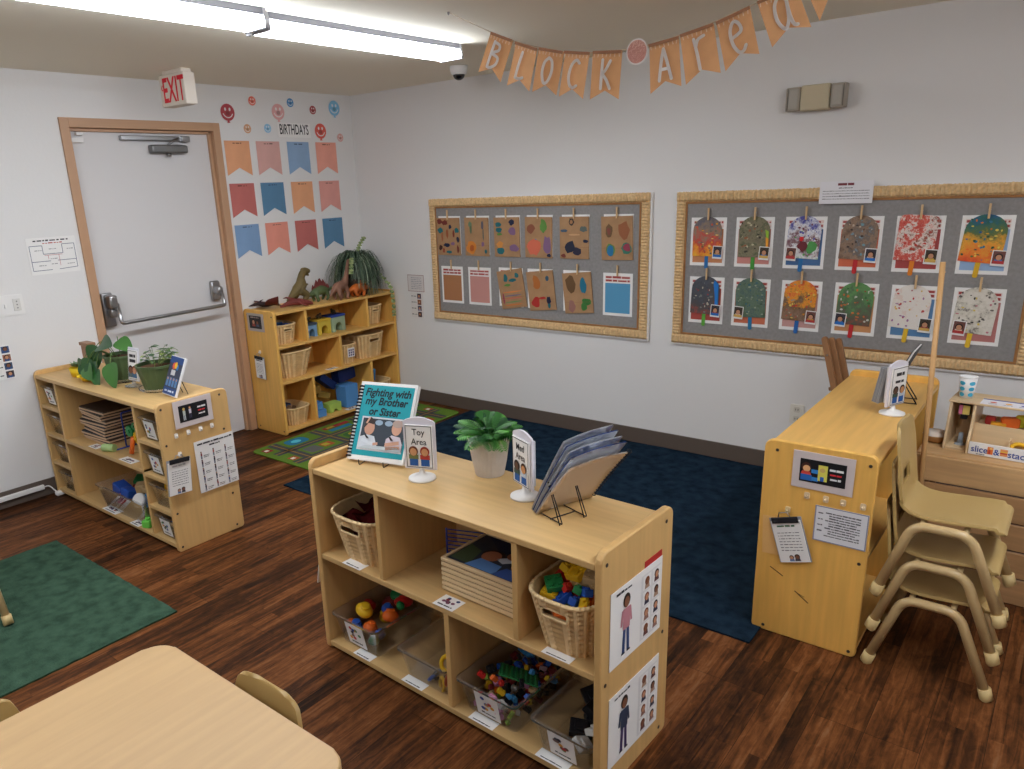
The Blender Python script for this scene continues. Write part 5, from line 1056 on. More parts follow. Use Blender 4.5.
# ---- on top of it
t = thing('potted_vine', 'large heart-leaved vine in a green ribbed pot on the plant shelf', 'plant', UB.at(.64, .222, BZ), 0)
OG = mat('olive_pot', (74, 92, 58), .5, .4); SOIL = mat('soil', (84, 60, 44), .9, .1, var=.3, vscale=60)
def ribpot(t, r0, r1, h):
    n = 64; m = MB(); rg = lambda r, z: [((r + (.0015 if (k // 2) % 2 else 0)) * math.cos(2 * PI * k / n), (r + (.0015 if (k // 2) % 2 else 0)) * math.sin(2 * PI * k / n), z) for k in range(n)]
    m.rings([rg(r0, .006), rg(r1, h), rg(r1 + .004, h), rg(r1 + .004, h + .012), rg(r1 - .004, h + .012), rg(r1 - .006, h - .01)], OG, True, True, True, False); part('pot', m, t)
    m = MB(); m.lathe([(r1 - .005, h - .006), (r1 * .5, h + .002), (.001, h + .004)], SOIL, 24, cap0=False, cap1=False); part('soil', m, t)
    m = MB(); m.lathe([(r0 + .01, 0), (r1 + .004, .012), (r1 + .004, .02), (r1, .02), (r0 + .012, .005)], CLEAR, 28); part('saucer', m, t)
ribpot(t, .066, .084, .135)
m = MB(); LV = [mat('vine_leaf_%d' % i, c, .4, .5) for i, c in enumerate(((44, 92, 42), (34, 76, 38), (62, 108, 48)))]
for i, (p, d_, up, l_, w_) in enumerate((((-.13, -.06, .19), (-.25, -.2, -1), (.35, -1, .25), .135, .125), ((-.10, -.05, .20), (.9, -.2, .15), (.2, -.75, .7), .16, .11), ((.0, .0, .22), (.8, .1, -.3), (.2, -.6, 1), .11, .09), ((-.17, -.09, .12), (-.2, -.3, -.9), (.3, -1, .3), .11, .10), ((-.12, -.10, .11), (.35, -.4, -.8), (.3, -1, .4), .11, .10), ((.06, -.09, .12), (.5, -.3, -.75), (.5, -1, .3), .14, .10), ((-.24, -.10, .10), (-.5, -.1, -.6), (.2, -1, .5), .10, .085), ((-.22, -.10, .09), (.3, -.3, -.7), (.3, -1, .5), .10, .085), ((-.16, -.12, .085), (.7, -.3, -.4), (.3, -1, .5), .11, .085), ((-.08, -.11, .07), (.5, -.3, -.6), (.3, -1, .4), .10, .08))):
    m.leaf(p, d_, up, l_, w_, LV[i % 3], .18, 10, .10, True)
    m.tube(bez([(p[0] * .2, p[1] * .2, .13), (p[0] * .7, p[1] * .7, max(p[2], .15) + .02), p], 5), .0022, P(96, 120, 64), 5)
part('leaves', m, t)
t = thing('potted_sprout', 'small leafy sprig plant in a green ribbed pot beside the blue flyer', 'plant', UB.at(1.005, .222, BZ), 0)
ribpot(t, .070, .096, .125)
m = MB(); q = random.Random(4)
for k in range(15):
    a = q.uniform(0, 6.28); r_ = q.uniform(.01, .06); p = Vector((r_ * math.cos(a), r_ * math.sin(a), .125)); e = p + Vector((.07 * math.cos(a + q.uniform(-1, 1)), .07 * math.sin(a), q.uniform(.03, .09)))
    m.tube(bez([p, (p + e) / 2 + Vector((0, 0, .02)), e], 4), .0013, P(110, 130, 70), 4)
    for s in range(3): m.leaf(p.lerp(e, .5 + .25 * s), (math.cos(a + s * 2), math.sin(a + s * 2), .3), (0, 0, 1), q.uniform(.03, .05), q.uniform(.018, .03), LV[(k + s) % 3] if k % 4 else P(150, 170, 90), .3, 4, .15, True)
m.tube(bez([(.02, 0, .13), (.06, .02, .2), (.12, .04, .22), (.15, .05, .21)], 5), .0014, P(120, 136, 80), 4)
part('sprigs', m, t)
t = thing('flip_sign', 'narrow white flip sign between the two green plant pots', 'sign', UB.at(.824, .178, BZ), R(2), None, (R(-8), 0))
m = MB(); m.lathe([(.045, 0), (.044, .006), (.012, .016), (.008, .03)], clear('clear_base', (225, 228, 232), .25), 24); part('stand_base', m, t)
m = MB(); m.bx((-.05, 0, .03), (.05, .006, .205), P(214, 212, 220), .002); part('holder', m, t)
m = MB(); m.bx((-.045, -.004, .036), (.045, -.0005, .192), PAPER); m.M = Matrix.Translation((0, -.0042, 0)); m.outline(-.042, .04, .042, .188, .002, INK); m.scrawl(-.028, .03, .155, .018, INK, 1, 3, 3); m.scrawl(-.028, .03, .128, .018, INK, 1, 5, 3); m.bust(-.017, .048, .062, P(90, 110, 120), SKIN2, HAIR, 2); m.bust(.018, .048, .062, P(70, 110, 150), SKIN, HAIR2, 2); part('card', m, t)
t = thing('flyer_stand', 'blue printed flyer in a clear stand at the right end of the plant shelf', 'sign', UB.at(1.196, .160, BZ + .0065), R(-6), None, (R(-24), 0))
m = MB(); m.bx((-.072, 0, .002), (.072, .014, .200), P(226, 226, 230), .002); part('stand_panel', m, t)
m = MB(); m.M = Matrix.Translation((0, 0, .102)) @ Matrix.Diagonal((1.06, 1, .88, 1)); NV = P(44, 72, 128); m.rect(-.066, -.108, .066, .108, P(60, 64, 84)); m.rect(-.066, .07, .066, .108, NV, 2); m.rect(-.066, -.108, .066, -.07, NV, 2)
m.ell(-.012, .055, .018, .02, P(220, 90, 70), 3); m.ell(.005, .06, .014, .02, P(236, 180, 50), 4); m.ell(.022, .05, .012, .016, P(60, 130, 190), 3); m.rect(-.03, .002, .012, .032, P(206, 206, 208), 3)
for k in range(4): m.rect(-.056 + k * .03, -.062, -.034 + k * .03, -.012, P(90, 130, 180), 3); m.ell(-.045 + k * .03, -.02, .006, .007, SKIN, 4)
m.scrawl(-.05, .05, -.094, .012, P(200, 210, 230), 3, 3); part('flyer', m, t)
m = MB(); m.tube(roundpath([(-.03, .012, .10), (-.03, .012, .11), (-.03, .085, .028), (.03, .085, .028), (.03, .012, .11)], .006), .0022, DARKMETAL, 6); part('wire_prop', m, t)
t = thing('potted_succulent', 'yellow flower-shaped pot with a grey-green succulent on the plant shelf', 'plant', UB.at(.283, .135, BZ), 0)
YL = P(232, 196, 36)
m = MB(); m.lathe([(.035, 0), (.045, .05), (.041, .05), (.033, .006)], YL, 10); part('pot', m, t)
m = MB()
for k in range(22): a = k * 2.4; m.leaf((.006 * math.cos(a), .006 * math.sin(a), .05), (math.cos(a), math.sin(a), .35 + .03 * k), (0, 0, 1), .035 + .0005 * k, .02, P(118, 140, 106), -.1, 4, .2)
part('rosette', m, t)
t = thing('yellow_dish', 'yellow flower dish under the trailing vine leaves', 'dish', UB.at(.455, .112, BZ), 0)
m = MB(); m.lathe([(.03, 0), (.05, .03), (.046, .03), (.028, .004)], YL, 12)
for k in range(8): m.ball((.048 * math.cos(k * PI / 4), .048 * math.sin(k * PI / 4), .03), (.014, .014, .006), YL, None, 8, 6)
part('dish', m, t)
m = MB(); m.bx((-.045, -.02, 0), (.045, .02, .145), wood('walnut_block', (150, 112, 84)), .004); m.bx((-.052, -.026, .145), (.052, .026, .165), wood('walnut_block', (150, 112, 84)), .004); solo('wooden_stand', m, 'brown wooden stand behind the big vine against the wall', 'stand', UB.at(.20, .25, BZ), 0)
# ---- its end panel
EB = 1.3935
def end_sign(label, loc, rz, w, h, fig):
    t = thing('framed_sign', label, 'sign', loc, rz)
    m = MB(); m.bx((-w / 2, -.003, -h / 2), (w / 2, 0, h / 2), P(204, 192, 190), .001); part('mat_board', m, t)
    m = MB(); m.M = Matrix.Translation((0, -.0031, 0)); W, H_ = w * .375, h * .31; m.rect(-W, -H_, W, H_, P(20, 20, 24))
    if fig:
        m.figure(-.05, -.034, .062, P(190, 200, 190), P(190, 196, 200), P(206, 170, 110), P(214, 190, 90), 2, False); m.figure(-.018, -.03, .06, P(200, 196, 210), P(60, 60, 80), P(222, 170, 120), P(110, 60, 40), 2, False)
    else:
        m.ell(-.054, .012, .016, .018, P(70, 36, 30), 2); m.ell(-.052, .008, .012, .012, P(222, 170, 120), 3); m.flat([(-.07, -.014), (-.036, -.014), (-.04, -.002), (-.066, -.002)], P(206, 70, 60), 3); m.flat([(-.07, -.036), (-.03, -.036), (-.034, -.014), (-.07, -.014)], P(40, 100, 180), 3); m.rect(-.036, -.006, -.012, .008, P(50, 130, 200), 3); m.rect(-.034, -.034, -.012, -.02, P(50, 130, 200), 3)
        m.rect(-.014, -.03, .016, .028, P(214, 206, 90), 4); m.ell(0, .01, .009, .008, P(200, 170, 100), 5); m.rect(-.006, -.03, .006, -.014, P(50, 100, 180), 5)
    m.scrawl(.022, .066, .012, .0095, P(230, 230, 230), 2, 3, 3); m.scrawl(.024, .066, -.004, .0095, P(206, 50, 56), 2, 4, 3); m.scrawl(.026, .06, -.021, .0095, P(220, 220, 220), 2, 7, 3)
    part('print', m, t)
end_sign('framed black sign with two small cartoon children on the plant shelf end', (EB, -2.498, .687), R(90), .205, .134, True)
for k, y in enumerate((-2.604, -2.539, -2.473, -2.41)): hook(('first', 'second', 'third', 'fourth')[k] + ' white knob hook from the left on the plant shelf end', (EB - .0005, y, .590), R(90))
hook('clear hook holding the clipboard on the plant shelf end', (EB - .0005, -2.600, .495), R(90)); clipboard('clipboard with white paper hanging on the plant shelf end', (EB + .011, -2.618, .482), R(90), .125, .18, R(4), (170, 170, 175), 9)
m = card(.222, .268, P(226, 224, 222), .0012); m.scrawl(-.095, .10, .112, .009, INK, 1, 5, 2); m.scrawl(-.03, .03, .096, .008, INK, 1, 6, 2); q = random.Random(2)
for i in range(3):
    for j in range(5):
        x, z = -.08 + i * .068, .052 - j * .042; c = q.choice([(150, 60, 60), (50, 70, 120), (90, 60, 80), (190, 110, 100), (60, 60, 70)])
        m.figure(x, z - .012, .037, P(*c), P(40, 50, 90), SKIN if q.random() < .5 else SKIN2, HAIR, 1, False); m.scrawl(x + .012, x + .044, z, .004, GREYINK, 1, i * 5 + j, 2); m.scrawl(x + .012, x + .04, z - .008, .004, GREYINK, 1, i * 5 + j + 40, 2)
solo('picture_chart', m, 'white chart of fifteen small figures on the plant shelf end', 'poster', (EB + .0005, -2.410, .397), R(90))

# ================================================================== shelf by the stacked chairs
m = MB(); SCR = P(60, 44, 30)
m.line(3.892, .272, 3.940, .246, .0035, SCR, .6); m.line(3.985, .200, 4.035, .165, .0035, SCR, .6); m.line(3.99, .195, 4.02, .185, .002, SCR, .6)
po = [o for o in bpy.data.objects if o.name.startswith('storage_shelf') and 'end-on' in o.get('label', '')][0]
scr = part('scuff_mark', m, po); scr.matrix_parent_inverse = po.matrix_basis.inverted(); scr.location = (0, -1.7055, 0)
end_sign('framed black sign with a cartoon child at a yellow door on the end shelf', (4.0395, -1.7062, .676), 0, .199, .136, False)
for k, x in enumerate((3.996, 4.058, 4.113, 4.175)): hook(('first', 'second', 'third', 'fourth')[k] + ' small hook from the left on the end shelf by the chairs', (x, -1.7055, .582), 0, P(220, 196, 160))
hook('clear hook holding the tilted clipboard on the end shelf', (3.937, -1.7055, .513), 0, P(220, 196, 150)); clipboard('tilted clipboard with a printed letter hanging on the end shelf', (3.932, -1.7175, .487), 0, .112, .175, R(-17), (70, 110, 80), 30)
m = card(.112, .15, P(226, 178, 112), .001); solo('brown_card', m, 'thin tan card behind the tilted clipboard', 'card', (3.912, -1.7075, .40), 0, None, (0, R(-3)))
m = card(.170, .133, P(222, 222, 226), .0012); m.outline(-.085, -.0665, .085, .0665, .004, P(140, 146, 168))
for k in range(10): m.scrawl(-.05 + .012 * (k % 3 > 0), .062 - .012 * (k % 4 == 3), .042 - k * .0095, .005, P(90, 88, 92), 1, k, 2)
for k in range(4): m.scrawl(-.074, -.058, .038 - k * .022, .006, P(90, 88, 92), 1, k + 30, 2)
solo('notice_sheet', m, 'grey-bordered sheet of small print on the end shelf', 'poster', (4.113, -1.7085, .489), 0)
t = flip_sign('white flip sign on a round base near the back of the end shelf', UD, .632, .077, TZ, R(-90 + 68), None, None, 3)
m = MB(); m.M = Matrix.Translation((-.048, .014, .188)) @ Matrix.Rotation(R(9), 4, 'X') @ Matrix.Translation((0, 0, -.148))
for k in range(5): m.bx((-.0, k * .006, 0), (.095, k * .006 + .003, .145), P(150 + 12 * (k % 2), 152 + 12 * (k % 2), 156 + 12 * (k % 2)))
part('hanging_pages', m, t)
t = thing('booklet', 'thin dark-edged booklet leaning on a wire easel on the end shelf', 'book', UD.at(.86, .148, TZ + .011), UD.rz + R(-179.5), None, (R(-22), 0))
m = MB(); m.bx((-.09, 0, 0), (.09, .004, .235), P(92, 92, 92)); m.bx((-.09, .010, 0), (.09, .013, .235), P(70, 72, 76)); part('cover', m, t)
m = MB(); m.bx((-.088, .004, .002), (.088, .010, .233), PAPER); part('pages', m, t)
wire_easel('black wire easel holding the thin booklet on the end shelf', UD, .84, .12, TZ, R(-172), .04, .10, .09)
for i, (u, z, c, s_) in enumerate(((.2, .39, (60, 48, 40), (.22, .16, .2)), (.42, .39, (110, 84, 60), (.14, .2, .26)), (.85, .39, (150, 110, 80), (.24, .2, .18)), (.2, .035, (50, 42, 40), (.24, .2, .22)), (.9, .035, (70, 56, 48), (.3, .2, .24)))):
    t = thing('storage_box', 'brown box ' + ('upper left', 'upper middle', 'upper right', 'lower left', 'lower right')[i] + ' inside the shelf behind the stacked chairs', 'box', UD.at(u, .2, z + .0005), UD.rz)
    m = MB(); w_, d_, h_ = s_; m.bx((-w_ / 2, -d_ / 2, 0), (w_ / 2, d_ / 2, .008), P(*c)); part('base', m, t)
    for a, b in (((-w_ / 2, -d_ / 2), (w_ / 2, -d_ / 2 + .008)), ((-w_ / 2, d_ / 2 - .008), (w_ / 2, d_ / 2)), ((-w_ / 2, -d_ / 2 + .008), (-w_ / 2 + .008, d_ / 2 - .008)), ((w_ / 2 - .008, -d_ / 2 + .008), (w_ / 2, d_ / 2 - .008))):
        m = MB(); m.bx((*a, .008), (*b, h_), P(*c), .002); part('side', m, t)
# ================================================================== stacked chairs, table, crates
SHELL = mat('tan_chair_shell', (176, 147, 92), .38, .4); TUBE = mat('tan_chair_tube', (188, 160, 114), .3, .5); CAPM = mat('foot_cap_cream', (196, 170, 118), .45, .4)
def make_chair(label, loc, rz, group):
    t = thing('preschool_chair', label, 'chair', loc, rz, group)
    # one moulded shell: seat that curls up into the backrest
    prof = bez([(.150, .287), (.138, .297), (.09, .297), (.0, .291), (-.07, .290), (-.118, .302), (-.145, .335), (-.158, .40), (-.172, .50), (-.184, .568), (-.188, .580)], 5)
    ws = _interp([.116, .130, .133, .133, .131, .130, .131, .134, .130, .110, .076], len(prof)); nv = 20
    m = MB(); G = []
    for i, (p, w_) in enumerate(zip(prof, ws)):
        a = prof[max(i - 1, 0)]; b = prof[min(i + 1, len(prof) - 1)]; n_ = Vector((-(b - a).y, (b - a).x)).normalized() if False else None
        row = []
        for j in range(nv + 1):
            v = (j / nv - .5) * 2; lift = .010 * abs(v) ** 3
            row.append((p[0] + (lift if p[1] > .33 else 0), v * w_, p[1] + (lift if p[1] <= .33 else 0) - (.010 * v * v if p[0] > .13 else 0)))
        G.append(row)
    V = [[m._v(p) for p in r_] for r_ in G]
    for i in range(len(V) - 1):
        for j in range(nv):
            zc = (G[i][j][2] + G[i + 1][j][2]) / 2; yc = (G[i][j][1] + G[i][j + 1][1]) / 2
            if .365 < zc < .425 and abs(yc) < .05: continue
            m._f([V[i][j], V[i][j + 1], V[i + 1][j + 1], V[i + 1][j]], SHELL, True)
    sh = part('seat_shell', m, t); md = sh.modifiers.new('thickness', 'SOLIDIFY'); md.thickness = .010; md.offset = 0.0; bv = sh.modifiers.new('soft_rim', 'BEVEL'); bv.width = .003; bv.segments = 2; bv.limit_method = 'ANGLE'; bv.angle_limit = R(50)
    for s in (-1, 1):
        y = s * .152
        m = MB(); m.tube(roundpath([(-.176, y + s * .004, .012), (-.092, y, .277), (.068, y, .277), (.176, y + s * .004, .012)], .045, 6), .0155, TUBE, 14); f = part('side_frame', m, t)
        for x in (-1, 1):
            m = MB(); dx = x * .013; m.tube([(x * .180, y + s * .004, .0), (x * .180 - dx * .15, y + s * .004, .003), (x * .180 - dx, y + s * .004, .040)], [.0175, .0195, .0195], CAPM, 14); part('foot_cap', m, f)
    for x in (-.07, .05):
        m = MB(); m.tube([(x, -.152, .276), (x, .152, .276)], .009, TUBE, 10); part('cross_bar', m, t)
    return t
G_ = 'three stacked preschool chairs'
CX, CY = 4.417, -1.540
ch = make_chair('bottom chair of the tan stack beside the end shelf', (CX, CY, 0), 0, G_)
dup(ch, (CX, CY, .137), 0, 'middle chair of the tan stack beside the end shelf'); dup(ch, (CX, CY, .274), 0, 'top chair of the tan stack beside the end shelf')
c1 = dup(ch, (3.326, -3.690, 0), R(-90), 'tan chair pushed in at the far side of the foreground table', 'chairs around the foreground table')
c2 = dup(ch, (3.038, -4.005, 0), 0, 'tan chair pushed in at the left side of the foreground table', 'chairs around the foreground table')
c1.scale = c2.scale = (1, 1, 1.02)
g = dup(ch, (1.217, -3.62, .0095), 0, 'tan chair on the green rug, only one leg inside the photo edge'); del g['group']
t = thing('activity_table', 'rectangular maple table with rounded corners in the foreground', 'table', (3.275, -4.17, 0))
m = MB(); TT = wood('table_laminate', (194, 159, 112), .06, 'y'); bevprism(m, rr(-.365, -.63, .365, .63, .06, 8), .542, .570, 'z', TT, .005); part('tabletop', m, t)
for sx in (-1, 1):
    for sy in (-1, 1):
        m = MB(); m.tube([(sx * .30, sy * .55, .0), (sx * .30, sy * .55, .542)], .018, mat('table_leg_grey', (110, 108, 104), .4, .5), 14); part('leg', m, t)
# ---- slatted crate bench against the back wall
CR = wood('crate_pine', (200, 160, 112), .14, 'x'); CR2 = wood('crate_pine_dark', (176, 134, 92), .16, 'x')
t = thing('crate_bench', 'slatted wooden crate bench along the back wall behind the chairs', 'bench', (4.213, -.985, 0))
cw, cd = 1.75, .29
for k in range(5):
    m = MB(); z = .004 + k * .1125; m.bx((0, 0, z), (cw, .016, z + .105), CR2 if k < 4 else CR, .003); part('slat', m, t)
for k in range(2):
    m = MB(); y = .017 + k * .136; m.bx((0, y, .552), (cw, y + .132, .566), CR, .003); part('top_board', m, t)
for x in (0.016, cw - .05):
    m = MB(); m.bx((x, .0165, 0), (x + .04, .0565, .551), CR2, .003); part('post', m, t); m = MB(); m.bx((x, cd - .05, 0), (x + .04, cd - .01, .551), CR2, .003); part('post', m, t)
m = MB(); m.bx((0, .017, .004), (.014, cd - .01, .55), CR2); part('end_board', m, t)
# ---- sandwich counter toy on the crate
CT = .5665; TW = wood('toy_birch', (216, 188, 148), .07, 'x')
t = thing('sandwich_counter_toy', 'wooden toy sandwich counter lettered slice & stack on the crate', 'toy', (4.288, -.885, CT), R(-4))
L2 = .50
m = MB(); bevprism(m, [(0, 0), (.19, 0), (.19, .192), (.03, .192), (.012, .06)], 0, .010, 'x', TW, .002); part('end_panel', m, t)
m = MB(); bevprism(m, [(-.012, 0), (.19, 0), (.19, .192), (.03, .192), (.02, .10), (-.012, .055)], .082, .092, 'x', TW, .002); part('divider_panel', m, t)
m = MB(); bevprism(m, [(-.012, 0), (.19, 0), (.19, .192), (.03, .192), (.02, .10), (-.012, .055)], L2 - .01, L2, 'x', TW, .002); part('end_panel', m, t)
m = MB(); m.bx((-.004, .026, .192), (L2 + .004, .194, .200), TW, .002); part('roof_board', m, t)
m = MB(); m.bx((.0101, .012, .0), (.0819, .19, .008), TW); m.bx((.0101, .182, .008), (.0819, .19, .192), TW); m.bx((.0921, -.004, 0), (L2 - .0101, .19, .008), TW); m.bx((.0921, .182, .008), (L2 - .0101, .19, .115), TW); part('floor_and_back', m, t)
m = MB(); m.bx((.0921, .05, .095), (L2 - .0101, .181, .101), TW, .002); m.bx((.0921, .045, .008), (L2 - .0101, .0495, .115), TW, .001); m.bx((.215, -.004, .0081), (.221, .0449, .075), TW); part('tray_shelf', m, t)
m = MB(); m.bx((.093, -.013, .002), (L2 - .0105, -.005, .052), P(232, 230, 228), .001); m.M = Matrix.Translation((0, -.0132, .027)); SB = P(44, 70, 150)
m.text('slice', .129, 0, .036, SB, 1, .9, .014); m.rect(.155, -.014, .174, .016, P(224, 120, 50)); m.rect(.159, -.012, .166, .004, P(196, 60, 50), 2); m.ell(.167, .01, .005, .004, P(240, 200, 120), 2)
m.text('&', .186, -.002, .034, SB, 1, .95, .014); m.rect(.197, -.013, .221, .015, P(226, 150, 90)); m.rect(.197, -.004, .221, .001, P(196, 60, 56), 2); m.rect(.197, .002, .221, .006, P(236, 200, 70), 2); m.text('stack', .258, -.002, .036, SB, 1, .95, .014); m.scrawl(.12, .15, -.0215, .004, GREYINK, 1, 3, 2); part('lettered_front', m, t)
m = MB(); m.bx((.10, .03, .2005), (L2 - .02, .10, .202), P(230, 226, 232)); m.bx((.10, .10, .2005), (L2 - .02, .112, .2022), P(60, 80, 160)); T_ = m.M
m.M = Matrix.Translation((0, .03, .202)) @ Matrix.Rotation(R(-90), 4, 'X')
for k in range(7): m.ell(.14 + k * .05, .035, .012, .01, P(*((206, 90, 60), (230, 170, 70), (120, 100, 180))[k % 3]), 1, 8); m.scrawl(.125 + k * .05, .155 + k * .05, .012, .005, GREYINK, 1, k, 2)
part('menu_strip', m, t)
wpt = lambda x, y, z: tuple(Matrix.Translation((4.288, -.885, CT)) @ Matrix.Rotation(R(-4), 4, 'Z') @ Vector((x, y, z)))
m = MB(); m.bx((-.02, -.002, 0), (.02, .03, .045), P(24, 24, 28), .002); m.rect(-.018, .004, -.006, .042, P(226, 130, 170), 4.5); m.rect(-.005, .004, .019, .042, P(226, 210, 120), 4.5); m.bx((-.012, .004, -.018), (.012, .024, 0), P(26, 26, 30), .002); solo('toy_dispenser', m, 'small black toy dispenser with pink and yellow label in the counter niche', 'toy', wpt(.048, .06, .135), R(-4))
m = MB(); m.tube([(0, 0, .0), (0, 0, .05)], [.012, .007], P(150, 160, 172), 10); m.lathe([(.02, 0), (.018, .004), (.006, .01)], P(150, 160, 172), 14); solo('toy_tap', m, 'grey toy cup stand under the black toy dispenser', 'toy', wpt(.048, .07, .0085), 0)
for i, (x, y, z, c, s_, nm_) in enumerate(((.135, .10, .102, (170, 50, 46), (.035, .02, .035), 'red'), (.165, .08, .102, (226, 160, 40), (.05, .03, .018), 'amber'), (.20, .10, .102, (230, 110, 40), (.06, .03, .04), 'orange'), (.235, .12, .102, (226, 214, 60), (.045, .02, .05), 'yellow'), (.29, .09, .102, (64, 70, 84), (.07, .05, .03), 'dark grey'), (.36, .09, .102, (70, 74, 86), (.06, .05, .026), 'slate grey'))):
    m = MB(); w_, d_, h_ = s_; bevprism(m, rr(-w_ / 2, 0, w_ / 2, h_, min(w_, h_) * .25), -d_ / 2, d_ / 2, 'y', P(*c), .003); solo('play_food', m, f'{nm_} play food slice standing on the toy counter', 'toy food', wpt(x, y, z), R(-4 + 10 * i))
for k in range(2):
    m = MB(); YS = P(232, 180, 40); m.tube([(.022 * math.cos(2 * PI * i / 20) * (1 + .12 * (i % 2)), .018 * math.sin(2 * PI * i / 20), .0) for i in range(20)], .008, YS, 8, True); solo('play_food_ring', m, ('left' if k == 0 else 'right') + ' yellow ring of play food in the right tray of the counter', 'toy food', wpt(.25 + k * .05, .02, .045), R(20 * k), None, (R(55), 0))
t = thing('paper_cup', 'white paper cup with blue ovals standing on the toy counter', 'cup', wpt(.040, .10, .2005), 0)
t.scale = (.86, .86, .9)
m = MB(); m.lathe([(.028, 0), (.037, .095), (.0355, .095), (.027, .003)], PAPER, 32); m.tube([(.037 * math.cos(2 * PI * k / 28), .037 * math.sin(2 * PI * k / 28), .095) for k in range(28)], .0022, PAPER, 6, True); part('cup_body', m, t)
m = MB(); CY_ = P(70, 176, 214)
for r_ in range(3):
    for k in range(5):
        a0 = 2 * PI * k / 5 + .35 - .0 * r_; zc = .018 + r_ * .026; pts = []
        for i in range(14):
            aa = a0 + .40 * math.cos(2 * PI * i / 14); zz = zc + .0095 * math.sin(2 * PI * i / 14); rr_ = .0286 + .009 * zz / .095; pts.append((rr_ * math.cos(aa), rr_ * math.sin(aa), zz))
        c_ = m._v((( .0288 + .009 * zc / .095) * math.cos(a0), (.0288 + .009 * zc / .095) * math.sin(a0), zc)); vv = [m._v(p) for p in pts]
        for i in range(14): m._f([c_, vv[i], vv[(i + 1) % 14]], CY_, True)
part('blue_ovals', m, t)
m = MB(); m.lathe([(.03, 0), (.042, .012), (.045, .03)], P(190, 140, 84), 28, cap1=False); m.lathe([(.045, .03), (.040, .043), (.02, .049), (.001, .05)], P(222, 210, 196), 28, cap0=False, cap1=False); solo('toy_bun', m, 'round tan bun-shaped toy with pale top on the crate beside the pole', 'toy', (4.249, -.80, CT + .0005), 0)
m = MB(); PW = wood('pole_wood', (194, 150, 98), .1, 'z'); m.tube([(4.263, -1.012, 0), (4.244, -1.012, .58), (4.218, -1.012, 1.328)], .0098, PW, 12)
for z in (1.187, 1.29): m.tube([(4.216, -1.024, z), (4.228, -1.0, z)], .003, PW, 6)
solo('wooden_pole', m, 'tall thin wooden pole standing between the end shelf and the crate', 'pole')
# folded wooden stand behind the end shelf
t = thing('folded_stand', 'folded brown wooden stand leaning behind the end shelf', 'stand', (3.893, -.30, .004), 0, None, (0, R(-15)))
BW = wood('brown_stand_wood', (150, 108, 74), .14, 'z')
for k, (x, y) in enumerate(((0, 0), (.026, .02), (.052, .04))):
    m = MB(); bevprism(m, rr(x - .015, .012, x + .015, .895 - .012 * k, .014), y - .009, y + .009, 'y', BW, .002); part('leg_slat', m, t)
m = MB(); m.tube([(-.03, .02, .62), (.10, .02, .62)], .01, BW, 10); m.tube([(0, -.014, .80), (0, .05, .80)], .005, STEEL, 8); part('pivot_rod', m, t)
# ================================================================== rugs
def rug(name, label, x0, x1, y0, y1, m_, th=.008):
    m = MB(); q = random.Random(2); n = 40
    e = []
    for k in range(n): e.append((x0 + (x1 - x0) * k / n, y0 + q.uniform(-.002, .002)))
    for k in range(n): e.append((x1 + q.uniform(-.002, .002), y0 + (y1 - y0) * k / n))
    for k in range(n): e.append((x1 - (x1 - x0) * k / n, y1 + q.uniform(-.002, .002)))
    for k in range(n): e.append((x0 + q.uniform(-.002, .002), y1 - (y1 - y0) * k / n))
    m.prism(e, .0005, th, 'z', m_); return solo(name, m, label, 'rug')
rug('area_rug', 'large navy blue shag rug along the back wall', 1.11, 3.875, -1.83, -.03, mat('navy_pile', (28, 42, 56), .95, 0.0, var=.4, vscale=16, bump=1.0, bscale=140))
rug('area_rug', 'dark green shag rug at the left edge of the photo', .722, 1.882, -4.55, -2.985, mat('green_pile', (57, 79, 64), .95, 0.0, var=.3, vscale=18, bump=1.0, bscale=140))
t = thing('road_rug', 'colourful children\'s road map rug before the corner shelf', 'rug', (.425, -1.575, .0005), 0)
RW, RL = .645, 1.48; GR = mat('rug_green', (92, 122, 44), .95, .1, bump=.6, bscale=200); RDK = P(66, 68, 68, .95); YLN = P(150, 112, 50, .95); TEALW = P(36, 112, 146, .95); DGR = P(54, 96, 46, .95); ORR = P(160, 74, 40, .95); REDR = P(140, 40, 40, .95); YR = P(166, 150, 46, .95); GYR = P(92, 92, 90, .95)
m = MB(); bevprism(m, rr(0, 0, RW, RL, .05, 5), 0, .007, 'z', GR, .002); part('green_pile', m, t)
m = MB(); m.M = Matrix.Translation((0, 0, .0072)) @ Matrix.Rotation(R(-90), 4, 'X')
def road(x0, z0, x1, z1, w=.075):
    m.line(x0, z0, x1, z1, w, RDK, 1); m.line(x0, z0, x1, z1, .009, YLN, 2)
road(.02, .16, RW - .02, .16); road(.02, .52, RW - .02, .52); road(.02, .90, RW - .02, .90); road(.02, 1.30, RW - .02, 1.30)
road(.215, .05, .215, RL - .03, .07); road(.445, .03, .445, RL - .05, .07)
q = random.Random(8)
